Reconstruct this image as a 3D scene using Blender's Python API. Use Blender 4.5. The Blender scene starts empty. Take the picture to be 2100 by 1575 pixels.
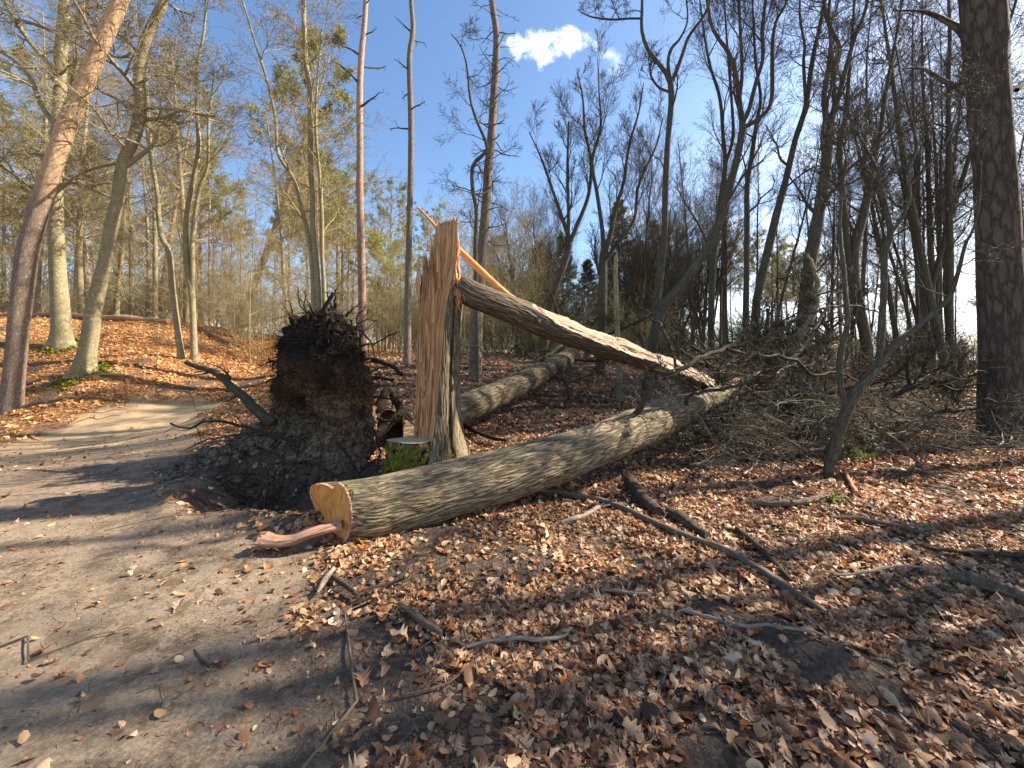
import bpy, math, random
import numpy as np
from mathutils import Vector, noise as mnoise

SC = bpy.context.scene
COL = SC.collection
random.seed(11)
RNG = np.random.default_rng(11)
R = math.radians

# ------------------------------------------------------------------ camera
F = 817.0            # focal length in pixels of the 2100 px wide photograph
HZ = 735.0           # image row of the horizon
EYE = 1.6
cam_d = bpy.data.cameras.new('camera')
cam_d.sensor_width = 36.0
cam_d.lens = 36.0 * F / 2100.0
cam_d.shift_y = -(787.5 - HZ) / 2100.0
cam_d.clip_start = 0.05
cam_d.clip_end = 2000.0
cam = bpy.data.objects.new('camera', cam_d)
cam.location = (0, 0, EYE)
cam.rotation_euler = (R(90), 0, 0)
COL.objects.link(cam)
SC.camera = cam

# ------------------------------------------------------------------ sky and sun
SUN_AZ, SUN_EL = 76.0, 38.0      # azimuth measured from the view direction (+Y) towards +X
sdir = Vector((math.sin(R(SUN_AZ)) * math.cos(R(SUN_EL)), math.cos(R(SUN_AZ)) * math.cos(R(SUN_EL)), math.sin(R(SUN_EL))))
W = bpy.data.worlds.new('World')
SC.world = W
W.use_nodes = True
wt = W.node_tree
wt.nodes.clear()
def wn(t): return wt.nodes.new(t)
sky = wn('ShaderNodeTexSky'); sky.sky_type = 'NISHITA'; sky.sun_disc = False
sky.sun_elevation = R(SUN_EL); sky.sun_rotation = R(SUN_AZ)
sky.air_density = 1.0; sky.dust_density = 0.8; sky.ozone_density = 1.1
tc = wn('ShaderNodeTexCoord')
def wmath(op, a, b=None, clamp=False):
    n = wn('ShaderNodeMath'); n.operation = op; n.use_clamp = clamp
    for i, v in enumerate((a, b)):
        if v is None: continue
        if isinstance(v, (int, float)): n.inputs[i].default_value = v
        else: wt.links.new(v, n.inputs[i])
    return n.outputs[0]
sep = wn('ShaderNodeSeparateXYZ'); wt.links.new(tc.outputs['Generated'], sep.inputs[0])
X, Y, Z = sep.outputs
def cloud(cx, cz, sx, sz, tilt, seed, edge, lo, hi):
    """soft edged cumulus round a direction of the sky (tangent coordinates x/y, z/y)"""
    yy = wmath('MAXIMUM', Y, 0.02)
    u = wmath('SUBTRACT', wmath('DIVIDE', X, yy), cx)
    v = wmath('SUBTRACT', wmath('DIVIDE', Z, yy), cz)
    v = wmath('ADD', v, wmath('MULTIPLY', u, tilt))
    nz = wn('ShaderNodeTexNoise'); nz.inputs['Scale'].default_value = 24.0; nz.inputs['Detail'].default_value = 8; nz.inputs['Roughness'].default_value = 0.6
    mp = wn('ShaderNodeMapping'); mp.inputs['Location'].default_value = (seed, 0, seed * .3)
    wt.links.new(tc.outputs['Generated'], mp.inputs[0]); wt.links.new(mp.outputs[0], nz.inputs['Vector'])
    u2 = wmath('POWER', wmath('ABSOLUTE', wmath('DIVIDE', u, sx)), 2.4)
    v2 = wmath('POWER', wmath('ABSOLUTE', wmath('DIVIDE', v, sz)), 2.0)
    r = wmath('ADD', u2, v2)
    e = wmath('SUBTRACT', wmath('ADD', 1.0, wmath('MULTIPLY', wmath('SUBTRACT', nz.outputs['Fac'], 0.5), edge)), r)
    mr = wn('ShaderNodeMapRange'); mr.interpolation_type = 'SMOOTHSTEP'
    wt.links.new(e, mr.inputs[0]); mr.inputs[1].default_value = lo; mr.inputs[2].default_value = hi
    return wmath('MULTIPLY', mr.outputs[0], wmath('GREATER_THAN', Y, 0.05))
def PX(px): return (px - 1050) / F
def PZ(py): return (HZ - py) / F
masks = [cloud(PX(1136), PZ(92), .118, .054, -0.10, 3.1, 4.6, .0, 1.5),
         cloud(PX(1258), PZ(118), .040, .040, 0.3, 8.2, 5.0, .0, 3.4),
         cloud(PX(1310), PZ(440), .09, .050, 0.5, 5.7, 3.4, .2, 3.6)]
# thin bright cloud low down in the direction of the sun
nz = wn('ShaderNodeTexNoise'); nz.inputs['Scale'].default_value = 4.5; nz.inputs['Detail'].default_value = 9; nz.inputs['Roughness'].default_value = 0.62
mp = wn('ShaderNodeMapping'); mp.inputs['Scale'].default_value = (1, 1, 2.2); wt.links.new(tc.outputs['Generated'], mp.inputs[0]); wt.links.new(mp.outputs[0], nz.inputs['Vector'])
side = wn('ShaderNodeMapRange'); side.interpolation_type = 'SMOOTHSTEP'; wt.links.new(X, side.inputs[0]); side.inputs[1].default_value = .18; side.inputs[2].default_value = .75
low = wn('ShaderNodeMapRange'); low.interpolation_type = 'SMOOTHSTEP'; wt.links.new(Z, low.inputs[0]); low.inputs[1].default_value = .62; low.inputs[2].default_value = .05
thin = wn('ShaderNodeMapRange'); wt.links.new(nz.outputs['Fac'], thin.inputs[0]); thin.inputs[1].default_value = .36; thin.inputs[2].default_value = .62
masks.append(wmath('MULTIPLY', wmath('MULTIPLY', side.outputs[0], low.outputs[0]), thin.outputs[0]))
m = masks[0]
for k in masks[1:]: m = wmath('MAXIMUM', m, k)
mix = wn('ShaderNodeMix'); mix.data_type = 'RGBA'
hs = wn('ShaderNodeHueSaturation'); hs.inputs['Saturation'].default_value = 1.14; hs.inputs['Value'].default_value = 1.0
wt.links.new(sky.outputs[0], hs.inputs['Color'])
wt.links.new(m, mix.inputs['Factor']); wt.links.new(hs.outputs[0], mix.inputs[6]); mix.inputs[7].default_value = (10.5, 11.0, 11.8, 1)
bg = wn('ShaderNodeBackground'); bg.inputs['Strength'].default_value = 0.095
wo = wn('ShaderNodeOutputWorld')
wt.links.new(mix.outputs[2], bg.inputs['Color']); wt.links.new(bg.outputs[0], wo.inputs['Surface'])

sd = bpy.data.lights.new('sun', 'SUN'); sd.energy = 5.0; sd.angle = R(0.53); sd.color = (1.0, .90, .76)
so = bpy.data.objects.new('sun', sd); so.rotation_euler = sdir.to_track_quat('Z', 'Y').to_euler(); COL.objects.link(so)
SC.view_settings.view_transform = 'Standard'; SC.view_settings.look = 'None'
SC.view_settings.exposure = 1.45; SC.view_settings.gamma = 1.0
SC.render.engine = 'CYCLES'
SC.cycles.max_bounces = 5; SC.cycles.diffuse_bounces = 3; SC.cycles.transparent_max_bounces = 4

# ------------------------------------------------------------------ noise
_p = np.random.default_rng(5).permutation(256); PERM = np.concatenate([_p, _p, _p])
_g = np.random.default_rng(6).normal(size=(256, 3)); GRAD = _g / np.linalg.norm(_g, axis=1)[:, None]
def perlin(x, y, z=0.0):
    x, y, z = np.broadcast_arrays(np.asarray(x, float), np.asarray(y, float), np.asarray(z, float))
    xi = np.floor(x).astype(int); yi = np.floor(y).astype(int); zi = np.floor(z).astype(int)
    xf = x - xi; yf = y - yi; zf = z - zi
    xi &= 255; yi &= 255; zi &= 255
    fu = lambda t: t * t * t * (t * (t * 6 - 15) + 10)
    u, v, w = fu(xf), fu(yf), fu(zf)
    def g(i, j, k):
        h = PERM[PERM[PERM[(xi + i) & 255] + ((yi + j) & 255)] + ((zi + k) & 255)]
        q = GRAD[h]
        return q[..., 0] * (xf - i) + q[..., 1] * (yf - j) + q[..., 2] * (zf - k)
    l = lambda a, b, t: a + (b - a) * t
    return l(l(l(g(0,0,0), g(1,0,0), u), l(g(0,1,0), g(1,1,0), u), v),
             l(l(g(0,0,1), g(1,0,1), u), l(g(0,1,1), g(1,1,1), u), v), w)
def fbm(x, y, z=0.0, o=4, s=2.0, g=.5):
    t = 0; a = 1.0
    for i in range(o):
        t = t + a * perlin(np.asarray(x) + 17.3 * i, np.asarray(y) - 9.1 * i, np.asarray(z) + 3.7 * i); x = np.asarray(x) * s; y = np.asarray(y) * s; z = np.asarray(z) * s; a *= g
    return t
def sstep(a, b, x):
    t = np.clip((x - a) / (b - a), 0, 1); return t * t * (3 - 2 * t)

# ------------------------------------------------------------------ terrain
def wpt(px, py, d): return ((px - 1050) * d / F, d, EYE - (py - HZ) * d / F)
_img = [(0,850,11.4),(200,850,11.4),(0,760,14),(200,760,13),(128,712,16),(385,738,15.5),(300,785,13),(440,845,11.9),
        (450,800,13.5),(0,652,20),(340,667,20),(450,700,20),(540,742,20),(620,748,20),(750,728,18),(850,742,15),(950,805,11.2),
        (1000,872,9.5),(1150,790,13.5),(1270,829,11.5),(1100,745,17),(1300,760,17),(1500,752,22),(1950,748,25),(1700,805,14),
        (2050,905,7.6),(1900,805,12),(520,800,11.5),(1450,870,9.5),(1650,905,8.0)]
_ctl = [wpt(*q) for q in _img]
_ctl += [(x, y, 0.0) for x, y in [(-14,-6),(-6,-6),(0,-8),(8,-8),(-8,1),(-4,2),(0,1),(4,1),(9,1),(-9,5),(-4,5),(0,5),(4,5),(8,5),(-7,9),(-14,6),(2,8),(16,-3)]]
_ctl += [(-22,4,.9),(-24,14,2.6),(-40,30,4.2),(-25,45,4.0),(-12,40,2.6),(0,40,1.9),(15,42,1.5),(35,35,1.3),(28,14,1.0),(25,3,.4),(60,60,1.2),(-60,70,5.0),(0,80,2.3),(120,120,1.0),(-120,120,5),(0,200,2.5),(-200,0,4),(200,0,1),(0,-200,0),(-60,-40,1),(60,-40,0),(250,250,1),(-250,250,4)]
_ctl = np.array(_ctl)
def _U(r2): return np.where(r2 > 1e-9, r2 * np.log(np.maximum(r2, 1e-9)), 0) * .5
_n = len(_ctl)
_d2 = ((_ctl[:, None, :2] - _ctl[None, :, :2]) ** 2).sum(-1)
_A = np.zeros((_n + 3, _n + 3)); _A[:_n, :_n] = _U(_d2) + np.eye(_n) * .02
_A[:_n, _n] = 1; _A[:_n, _n+1:] = _ctl[:, :2]; _A[_n, :_n] = 1; _A[_n+1:, :_n] = _ctl[:, :2].T
_wts = np.linalg.solve(_A, np.concatenate([_ctl[:, 2], np.zeros(3)]))
PATH = np.array([(-2.2,-6,2.3),(-2.6,0,2.4),(-3.2,1.8,2.15),(-5.5,3.9,2.0),(-7.9,6.5,2.3),(-10.0,9.3,2.2),(-10.4,11.0,1.7),(-8.9,12.0,.8)])
def path_d(x, y):
    """distance to the middle of the path divided by its half width"""
    best = np.full(np.shape(x), 9e9)
    for a, b in zip(PATH[:-1], PATH[1:]):
        d = b[:2] - a[:2]; t = np.clip(((x - a[0]) * d[0] + (y - a[1]) * d[1]) / (d @ d), 0, 1)
        q = np.hypot(x - a[0] - t * d[0], y - a[1] - t * d[1]) / (a[2] + t * (b[2] - a[2]))
        best = np.minimum(best, q)
    return best
def path_m(x, y):
    q = np.hypot((x - CR[0]) / 1.35, (y - CR[1]) / .95)
    return (1 - sstep(.78, 1.14, path_d(x, y) + .25 * fbm(x * .9, y * .9, 4.2, 5, 2, .6))) * sstep(.85, 1.2, q) * sstep(.9, 1.7, np.hypot(x + 3.7, (y - 6.35) * 1.4))
CR = (-2.55, 4.85)         # crater left by the uprooted tree
def crater(x, y):
    q = np.hypot((x - CR[0]) / 1.35, (y - CR[1]) / .95) + .25 * perlin(x * 1.3, y * 1.3, 9.0)
    return -.62 * (1 - sstep(.25, 1.0, q)) + .09 * np.exp(-((q - 1.12) / .16) ** 2)
def hbase(x, y):
    x = np.asarray(x, float); y = np.asarray(y, float)
    sh = x.shape; xf = x.ravel(); yf = y.ravel()
    out = np.empty(xf.size)
    for i in range(0, xf.size, 60000):
        xx = xf[i:i+60000]; yy = yf[i:i+60000]
        d2 = (xx[:, None] - _ctl[None, :, 0]) ** 2 + (yy[:, None] - _ctl[None, :, 1]) ** 2
        out[i:i+60000] = _U(d2) @ _wts[:_n] + _wts[_n] + _wts[_n+1] * xx + _wts[_n+2] * yy
    return out.reshape(sh)
def HH(x, y):
    x = np.asarray(x, float); y = np.asarray(y, float)
    pm = path_m(x, y)
    rough = (1 - .8 * pm)
    z = hbase(x, y) + crater(x, y)
    z = z + rough * (.075 * fbm(x * .55, y * .55, 1.0, 4) + .03 * fbm(x * 2.3, y * 2.3, 7.0, 3))
    # dark mounds and furrows right of the middle
    z = z + .60 * np.exp(-((x + 3.65) / .85) ** 2 - ((y - 6.45) / .55) ** 2) * (1 + .35 * fbm(x * 2.2, y * 2.2, 2, 3)) - .55 * np.exp(-(((x + 3.45) / .55) ** 2 + ((y - 5.5) / .34) ** 2) ** 1.6)
    z = z + .10 * np.exp(-(((x - 1.6) + (y - 2.15)) / .26) ** 2 - (((x - 1.6) - (y - 2.15)) / .75) ** 2)
    z = z + .12 * np.exp(-((x - 3.4) / .8) ** 2 - ((y - 4.3) / .35) ** 2)
    z = z + .09 * fbm(x * 4.5, y * 4.5, 6.0, 4, 2, .6) * np.exp(-(np.hypot(x + 3.3, (y - 5.8) * 1.2) / 1.25) ** 4)
    z = z - .03 * pm + .006 * fbm(x * 9, y * 9, 2.0, 2) + .02 * pm * fbm(x * 1.2, y * 1.2, 3.0, 3)
    return z
def H1(x, y): return float(HH(np.array([x]), np.array([y]))[0])
def ghit(px, py):
    """where the sight line through an image point meets the ground"""
    d = np.concatenate([np.arange(1.2, 12, .03), np.arange(12, 70, .2)])
    x = (px - 1050) * d / F; z = EYE - (py - HZ) * d / F
    h = HH(x, d); k = np.argmax(z < h)
    if z[k] >= h[k]: k = len(d) - 1
    return (float(x[k]), float(d[k]), float(h[k]))

# ------------------------------------------------------------------ mesh helpers
def tag(o, label=None, cat=None, group=None, kind=None):
    if label: o['label'] = label
    if cat: o['category'] = cat
    if group: o['group'] = group
    if kind: o['kind'] = kind
    return o
def empty(name, loc=(0, 0, 0)):
    o = bpy.data.objects.new(name, None); o.location = loc; o.empty_display_size = .2; COL.objects.link(o); return o
def mesh_np(name, V, quads=None, tris=None, attrs=None, smooth=True, mats=(), midx=None):
    me = bpy.data.meshes.new(name)
    V = np.ascontiguousarray(V, dtype=np.float32).reshape(-1, 3)
    me.vertices.add(len(V)); me.vertices.foreach_set('co', V.ravel())
    loops = []; starts = []; n = 0; tot = []
    if quads is not None and len(quads):
        q = np.asarray(quads, np.int32).reshape(-1, 4); loops.append(q.ravel()); starts.append(np.arange(len(q)) * 4); tot.append(np.full(len(q), 4)); n = len(q) * 4
    if tris is not None and len(tris):
        t = np.asarray(tris, np.int32).reshape(-1, 3); loops.append(t.ravel()); starts.append(n + np.arange(len(t)) * 3); tot.append(np.full(len(t), 3))
    L = np.concatenate(loops).astype(np.int32); S = np.concatenate(starts).astype(np.int32)
    me.loops.add(len(L)); me.loops.foreach_set('vertex_index', L)
    me.polygons.add(len(S)); me.polygons.foreach_set('loop_start', S)
    for mt in mats: me.materials.append(mt)
    if midx is not None: me.polygons.foreach_set('material_index', np.asarray(midx, np.int32))
    me.polygons.foreach_set('use_smooth', np.full(len(S), smooth))
    for k, a in (attrs or {}).items():
        a = np.asarray(a, np.float32)
        if a.ndim == 1 or a.shape[-1] == 1:
            at = me.attributes.new(k, 'FLOAT', 'POINT'); at.data.foreach_set('value', a.ravel())
        elif a.shape[-1] == 3:
            at = me.attributes.new(k, 'FLOAT_VECTOR', 'POINT'); at.data.foreach_set('vector', a.ravel())
        else:
            at = me.attributes.new(k, 'FLOAT_COLOR', 'POINT'); at.data.foreach_set('color', a.ravel())
    me.update(calc_edges=True)
    return me
def link(name, me, parent=None, loc=(0, 0, 0)):
    o = bpy.data.objects.new(name, me); COL.objects.link(o)
    if parent: o.parent = parent
    o.location = loc
    return o
def ring_quads(P, S, base=0, closed=True):
    i = np.arange(P - 1)[:, None] * S; j = np.arange(S if closed else S - 1)[None, :]; j2 = (j + 1) % S
    return np.stack([i + j, i + j2, i + S + j2, i + S + j], -1).reshape(-1, 4) + base
class Geo:
    """collects triangles and quads with the bark coordinate bc and a material index"""
    def __init__(s): s.V = []; s.Q = []; s.T = []; s.B = []; s.mq = []; s.mt = []; s.n = 0
    def add(s, V, Q=None, T=None, bc=None, m=0):
        V = np.asarray(V, float).reshape(-1, 3)
        s.V.append(V); s.B.append(V if bc is None else np.asarray(bc).reshape(-1, 3))
        if Q is not None and len(Q): Q = np.asarray(Q).reshape(-1, 4); s.Q.append(Q + s.n); s.mq.append(np.full(len(Q), m) if np.isscalar(m) else np.asarray(m))
        if T is not None and len(T): T = np.asarray(T).reshape(-1, 3); s.T.append(T + s.n); s.mt.append(np.full(len(T), m) if np.isscalar(m) else np.asarray(m))
        s.n += len(V)
    def tubes(s, paths, S=3, m=0):
        groups = {}
        for p, r in paths: groups.setdefault(len(p), []).append((p, r))
        for P, lst in groups.items():
            A = np.array([a for a, _ in lst], float); Rr = np.array([b for _, b in lst], float)
            T = np.gradient(A, axis=1); T /= np.linalg.norm(T, axis=2, keepdims=True) + 1e-9
            ref = np.eye(3)[np.argmin(np.abs(T.mean(1)), axis=1)][:, None, :]
            n1 = np.cross(T, ref); n1 /= np.linalg.norm(n1, axis=2, keepdims=True) + 1e-9; n2 = np.cross(T, n1)
            a = np.arange(S) * 2 * np.pi / S; c, q = np.cos(a), np.sin(a)
            off = c[None, None, :, None] * n1[:, :, None, :] + q[None, None, :, None] * n2[:, :, None, :]
            V = A[:, :, None, :] + off * Rr[:, :, None, None]
            Ln = np.concatenate([np.zeros((len(A), 1)), np.cumsum(np.linalg.norm(np.diff(A, axis=1), axis=2), axis=1)], 1)
            bc = np.empty(V.shape); bc[..., 0] = c * Rr[:, :, None]; bc[..., 1] = q * Rr[:, :, None]; bc[..., 2] = Ln[:, :, None]
            bc += RNG.random((len(A), 1, 1, 3)) * 30
            rq = ring_quads(P, S)
            Qs = (rq[None] + (np.arange(len(A)) * P * S)[:, None, None]).reshape(-1, 4)
            s.add(V, Qs, None, bc, m)
    def build(s, name, mats, parent=None, smooth=True, loc=(0, 0, 0), link_it=True):
        V = np.concatenate(s.V); B = np.concatenate(s.B)
        V = V - np.array(loc)
        Q = np.concatenate(s.Q) if s.Q else None; T = np.concatenate(s.T) if s.T else None
        mi = np.concatenate(s.mq + s.mt)
        me = mesh_np(name, V, Q, T, {'bc': B}, smooth, mats if isinstance(mats, (list, tuple)) else [mats], mi)
        return link(name, me, parent) if link_it else me
def smooth_path(P, n):
    P = np.asarray(P, float)
    if len(P) < 3:
        t = np.linspace(0, 1, n)[:, None]; return P[0] * (1 - t) + P[-1] * t
    L = np.concatenate([[0], np.cumsum(np.linalg.norm(np.diff(P[:, :3], axis=0), axis=1))]); t = np.linspace(0, L[-1], n)
    Q = np.vstack([2 * P[0] - P[1], P, 2 * P[-1] - P[-2]]); out = []
    for tt in t:
        i = min(np.searchsorted(L, tt, side='right') - 1, len(P) - 2); u = (tt - L[i]) / (L[i+1] - L[i] + 1e-9)
        a, b, c, d = Q[i], Q[i+1], Q[i+2], Q[i+3]
        out.append(.5 * ((2*b) + (c - a) * u + (2*a - 5*b + 4*c - d) * u*u + (3*b - a - 3*c + d) * u**3))
    return np.array(out)
def frames(P):
    T = np.gradient(P, axis=0); T /= np.linalg.norm(T, axis=1, keepdims=True)
    n = np.cross(T[0], [0, 0, 1.0] if abs(T[0][2]) < .8 else [0, 1.0, 0]); n /= np.linalg.norm(n); N = [n]
    for i in range(1, len(P)):
        n = N[-1] - T[i] * (N[-1] @ T[i]); n /= np.linalg.norm(n); N.append(n)
    N = np.array(N); return T, N, np.cross(T, N)
def thick_tube(P, rad, S, disp=None, seed=0.0):
    """one limb with parallel transported rings; disp(angle, length, radius, bc) adds to the radius"""
    T, N, B = frames(P); a = np.arange(S) * 2 * np.pi / S
    L = np.concatenate([[0], np.cumsum(np.linalg.norm(np.diff(P, axis=0), axis=1))])
    rr = np.repeat(np.asarray(rad)[:, None], S, 1)
    bc = np.stack([np.cos(a)[None] * rr + seed, np.sin(a)[None] * rr + seed, np.repeat(L[:, None], S, 1)], -1)
    if disp is not None: rr = rr + disp(np.repeat(a[None], len(P), 0), np.repeat(L[:, None], S, 1), rr, bc)
    V = P[:, None] + rr[..., None] * (np.cos(a)[None, :, None] * N[:, None] + np.sin(a)[None, :, None] * B[:, None])
    return V, bc

# ------------------------------------------------------------------ materials
class NT:
    def __init__(s, name):
        s.m = bpy.data.materials.new(name); s.m.use_nodes = True; s.t = s.m.node_tree; s.t.nodes.clear()
        s.out = s.t.nodes.new('ShaderNodeOutputMaterial'); s.b = s.t.nodes.new('ShaderNodeBsdfPrincipled')
        s.t.links.new(s.b.outputs[0], s.out.inputs['Surface']); s.b.inputs['Roughness'].default_value = .9
        s.b.inputs['Specular IOR Level'].default_value = .2
    def set(s, inp, v):
        if isinstance(v, bpy.types.NodeSocket): s.t.links.new(v, inp)
        elif isinstance(v, (tuple, list)): inp.default_value = tuple(v) if len(v) != 3 or inp.type == 'VECTOR' else (*v, 1)
        else: inp.default_value = v
    def attr(s, n, out='Vector'):
        a = s.t.nodes.new('ShaderNodeAttribute'); a.attribute_name = n; return a.outputs[out]
    def pos(s): return s.t.nodes.new('ShaderNodeNewGeometry').outputs['Position']
    def mapping(s, v, sc, loc=(0, 0, 0)):
        m = s.t.nodes.new('ShaderNodeMapping'); s.set(m.inputs[0], v); m.inputs['Scale'].default_value = sc; m.inputs['Location'].default_value = loc; return m.outputs[0]
    def noise(s, v, sc, det=5, rough=.55, dist=0.0, out='Fac'):
        n = s.t.nodes.new('ShaderNodeTexNoise'); s.set(n.inputs['Vector'], v); n.inputs['Scale'].default_value = sc; n.inputs['Detail'].default_value = det
        n.inputs['Roughness'].default_value = rough; n.inputs['Distortion'].default_value = dist; return n.outputs[out]
    def voro(s, v, sc, feat='F1', out='Distance', rnd=1.0):
        n = s.t.nodes.new('ShaderNodeTexVoronoi'); n.feature = feat; s.set(n.inputs['Vector'], v); n.inputs['Scale'].default_value = sc; n.inputs['Randomness'].default_value = rnd; return n.outputs[out]
    def math(s, op, a, b=0.0, clamp=False):
        n = s.t.nodes.new('ShaderNodeMath'); n.operation = op; n.use_clamp = clamp; s.set(n.inputs[0], a); s.set(n.inputs[1], b); return n.outputs[0]
    def mr(s, v, a, b, c=0.0, d=1.0):
        n = s.t.nodes.new('ShaderNodeMapRange'); n.interpolation_type = 'SMOOTHSTEP'; s.set(n.inputs[0], v)
        for i, q in enumerate((a, b, c, d)): n.inputs[i+1].default_value = q
        return n.outputs[0]
    def ramp(s, f, cols):
        n = s.t.nodes.new('ShaderNodeValToRGB'); s.set(n.inputs[0], f); e = n.color_ramp.elements
        while len(e) < len(cols): e.new(.5)
        for q, (p, c) in zip(e, cols): q.position = p; q.color = (*c, 1)
        return n.outputs[0]
    def mix(s, f, a, b, mode='MIX'):
        n = s.t.nodes.new('ShaderNodeMix'); n.data_type = 'RGBA'; n.blend_type = mode; s.set(n.inputs[0], f); s.set(n.inputs[6], a); s.set(n.inputs[7], b); return n.outputs[2]
    def bump(s, h, strength=.6, dist=.02, prev=None):
        n = s.t.nodes.new('ShaderNodeBump'); n.inputs['Strength'].default_value = strength; n.inputs['Distance'].default_value = dist; s.set(n.inputs['Height'], h)
        if prev is not None: s.set(n.inputs['Normal'], prev)
        return n.outputs[0]
    def done(s, col, normal=None, rough=None):
        s.set(s.b.inputs['Base Color'], col)
        if normal is not None: s.set(s.b.inputs['Normal'], normal)
        if rough is not None: s.set(s.b.inputs['Roughness'], rough)
        return s.m
def mat_bark(name, c0, c1, c2, su=28, sv=4, bump=.8, dist=.015, moss=None, plates=False, hi=None):
    n = NT(name); v = n.attr('bc')
    w = n.mapping(v, (1, 1, sv / su))
    if plates:
        wd = n.mix(.16, w, n.noise(w, su * .7, 4, .7, 0, 'Color'), 'ADD')
        cr = n.mr(n.voro(wd, su * .5, 'DISTANCE_TO_EDGE'), 0, .26); cr2 = n.mr(n.voro(wd, su * 1.3, 'DISTANCE_TO_EDGE'), 0, .5); fine = n.noise(w, su * 2.2, 7, .75)
        h = n.math('ADD', n.math('ADD', n.math('MULTIPLY', cr, .40), n.math('MULTIPLY', cr2, .22)), n.math('MULTIPLY', fine, .55))
    else:
        a = n.noise(w, su, 7, .62, .6); rid = n.math('MULTIPLY', n.math('ABSOLUTE', n.math('SUBTRACT', a, .5)), 5.0)
        h = n.math('ADD', n.math('MULTIPLY', rid, .6), n.math('MULTIPLY', n.noise(v, su * 1.6, 5, .7), .4), True)
    col = n.ramp(h, [(.12, c0), (.5, c1), (.95, c2)])
    big = n.noise(v, 1.6, 4, .6)
    col = n.mix(n.mr(big, .35, .7, 0, .45), col, tuple(q * .62 for q in c1), 'MIX')
    if hi is not None:          # upper bark of a Scots pine
        z = n.t.nodes.new('ShaderNodeSeparateXYZ'); n.set(z.inputs[0], n.pos())
        f = n.mr(n.math('ADD', z.outputs[2], n.math('MULTIPLY', n.math('SUBTRACT', n.noise(v, 3, 5, .7), .5), 3.0)), hi[0], hi[1])
        fl = n.noise(n.mapping(v, (1, 1, .6)), 16, 6, .65)
        col = n.mix(f, col, n.ramp(fl, [(.3, hi[2]), (.5, hi[3]), (.75, hi[4])]))
    if moss is not None:
        geo = n.t.nodes.new('ShaderNodeNewGeometry'); sp = n.t.nodes.new('ShaderNodeSeparateXYZ'); n.set(sp.inputs[0], geo.outputs['Normal'])
        f = n.math('MULTIPLY', n.mr(n.noise(v, 3.0, 5, .65), .48, .68), moss[0])
        col = n.mix(f, col, moss[1])
    return n.done(col, n.bump(h, bump, dist))
M = {}
M['beech'] = mat_bark('beech_bark', (.17,.135,.07), (.35,.29,.165), (.46,.395,.25), 12, 9, .35, .006, (.35, (.12,.13,.03)))
M['beech_far'] = mat_bark('pale_twigs', (.22,.17,.08), (.40,.325,.165), (.52,.44,.24), 12, 9, .2, .004)
M['oak'] = mat_bark('dark_oak_bark', (.05,.04,.028), (.16,.135,.09), (.29,.25,.17), 26, 4, .9, .02, (.35, (.09,.10,.03)))
M['oak_twig'] = mat_bark('dark_twigs', (.055,.045,.032), (.125,.105,.072), (.21,.18,.125), 20, 5, .4, .006)
M['pine'] = mat_bark('leaning_pine_bark', (.08,.05,.034), (.27,.20,.14), (.42,.33,.24), 34, 12, .9, .018, None, True, (5.2, 8.0, (.34,.18,.09), (.60,.38,.21), (.74,.54,.36)))
M['pine_far'] = mat_bark('far_pine_bark', (.11,.055,.035), (.30,.18,.12), (.42,.28,.20), 22, 7, .7, .015, None, True, (4, 12, (.24,.13,.08), (.40,.26,.175), (.53,.38,.27)))
M['pine_dark'] = mat_bark('thick_pine_bark', (.025,.018,.013), (.14,.105,.078), (.25,.195,.145), 15, 4.0, 1.0, .04, None, True)
M['pine_grey'] = mat_bark('grey_pine_bark', (.07,.05,.035), (.22,.165,.115), (.34,.28,.20), 30, 9, .9, .012, (.2,(.16,.17,.05)), True)
M['stick'] = mat_bark('dead_stick_bark', (.07,.05,.035), (.20,.15,.10), (.36,.30,.22), 30, 5, .7, .006)
M['stick_dark'] = mat_bark('damp_stick_bark', (.03,.022,.016), (.09,.068,.045), (.17,.14,.10), 30, 5, .7, .006, (.4,(.08,.10,.03)))
M['brush'] = mat_bark('grey_brush_bark', (.10,.085,.06), (.25,.22,.15), (.38,.34,.24), 30, 5, .5, .005)
M['pale_stick'] = mat_bark('pale_stick_bark', (.13,.10,.075), (.34,.28,.21), (.50,.44,.35), 34, 5, .7, .006)
M['root'] = mat_bark('root_bark', (.018,.012,.008), (.05,.034,.022), (.11,.078,.05), 30, 5, .7, .006)
M['debark'] = mat_bark('bare_pinkish_wood', (.24,.12,.07), (.42,.25,.16), (.55,.36,.24), 30, 3, .6, .006)

def wood(name, c0, c1, c2, dark, bump=.6, vv=1.2, su=30):
    n = NT(name); v = n.attr('bc'); w = n.mapping(v, (1, 1, vv / su))
    a = n.noise(w, su, 6, .6, .3); b = n.noise(w, su * 3.2, 4, .7)
    h = n.math('ADD', n.math('MULTIPLY', a, .7), n.math('MULTIPLY', b, .3))
    col = n.ramp(h, [(.33, c0), (.48, c1), (.66, c2)])
    st = n.mr(n.noise(n.mapping(v, (1, 1, .05), (4, 2, 1)), su * .45, 5, .65), .57, .66)
    col = n.mix(n.math('MULTIPLY', st, .7), col, dark)
    ck = n.math('ABSOLUTE', n.math('SUBTRACT', n.noise(n.mapping(v, (1, 1, .045), (7, 1, 3)), su * .55, 4, .6, .4), .5))
    col = n.mix(n.mr(ck, .0, .015, .65, 0), col, dark); h = n.math('ADD', h, n.mr(ck, 0, .03, 0, .9))
    return n.done(col, n.bump(h, bump, .006), .7)
M['fresh'] = wood('fresh_split_wood', (.44,.20,.08), (.64,.34,.15), (.77,.47,.24), (.15,.055,.022), .8, .35)
M['pale'] = wood('weathered_split_wood', (.24,.14,.075), (.44,.30,.18), (.62,.47,.33), (.16,.07,.04), .8, .6, 22)
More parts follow.
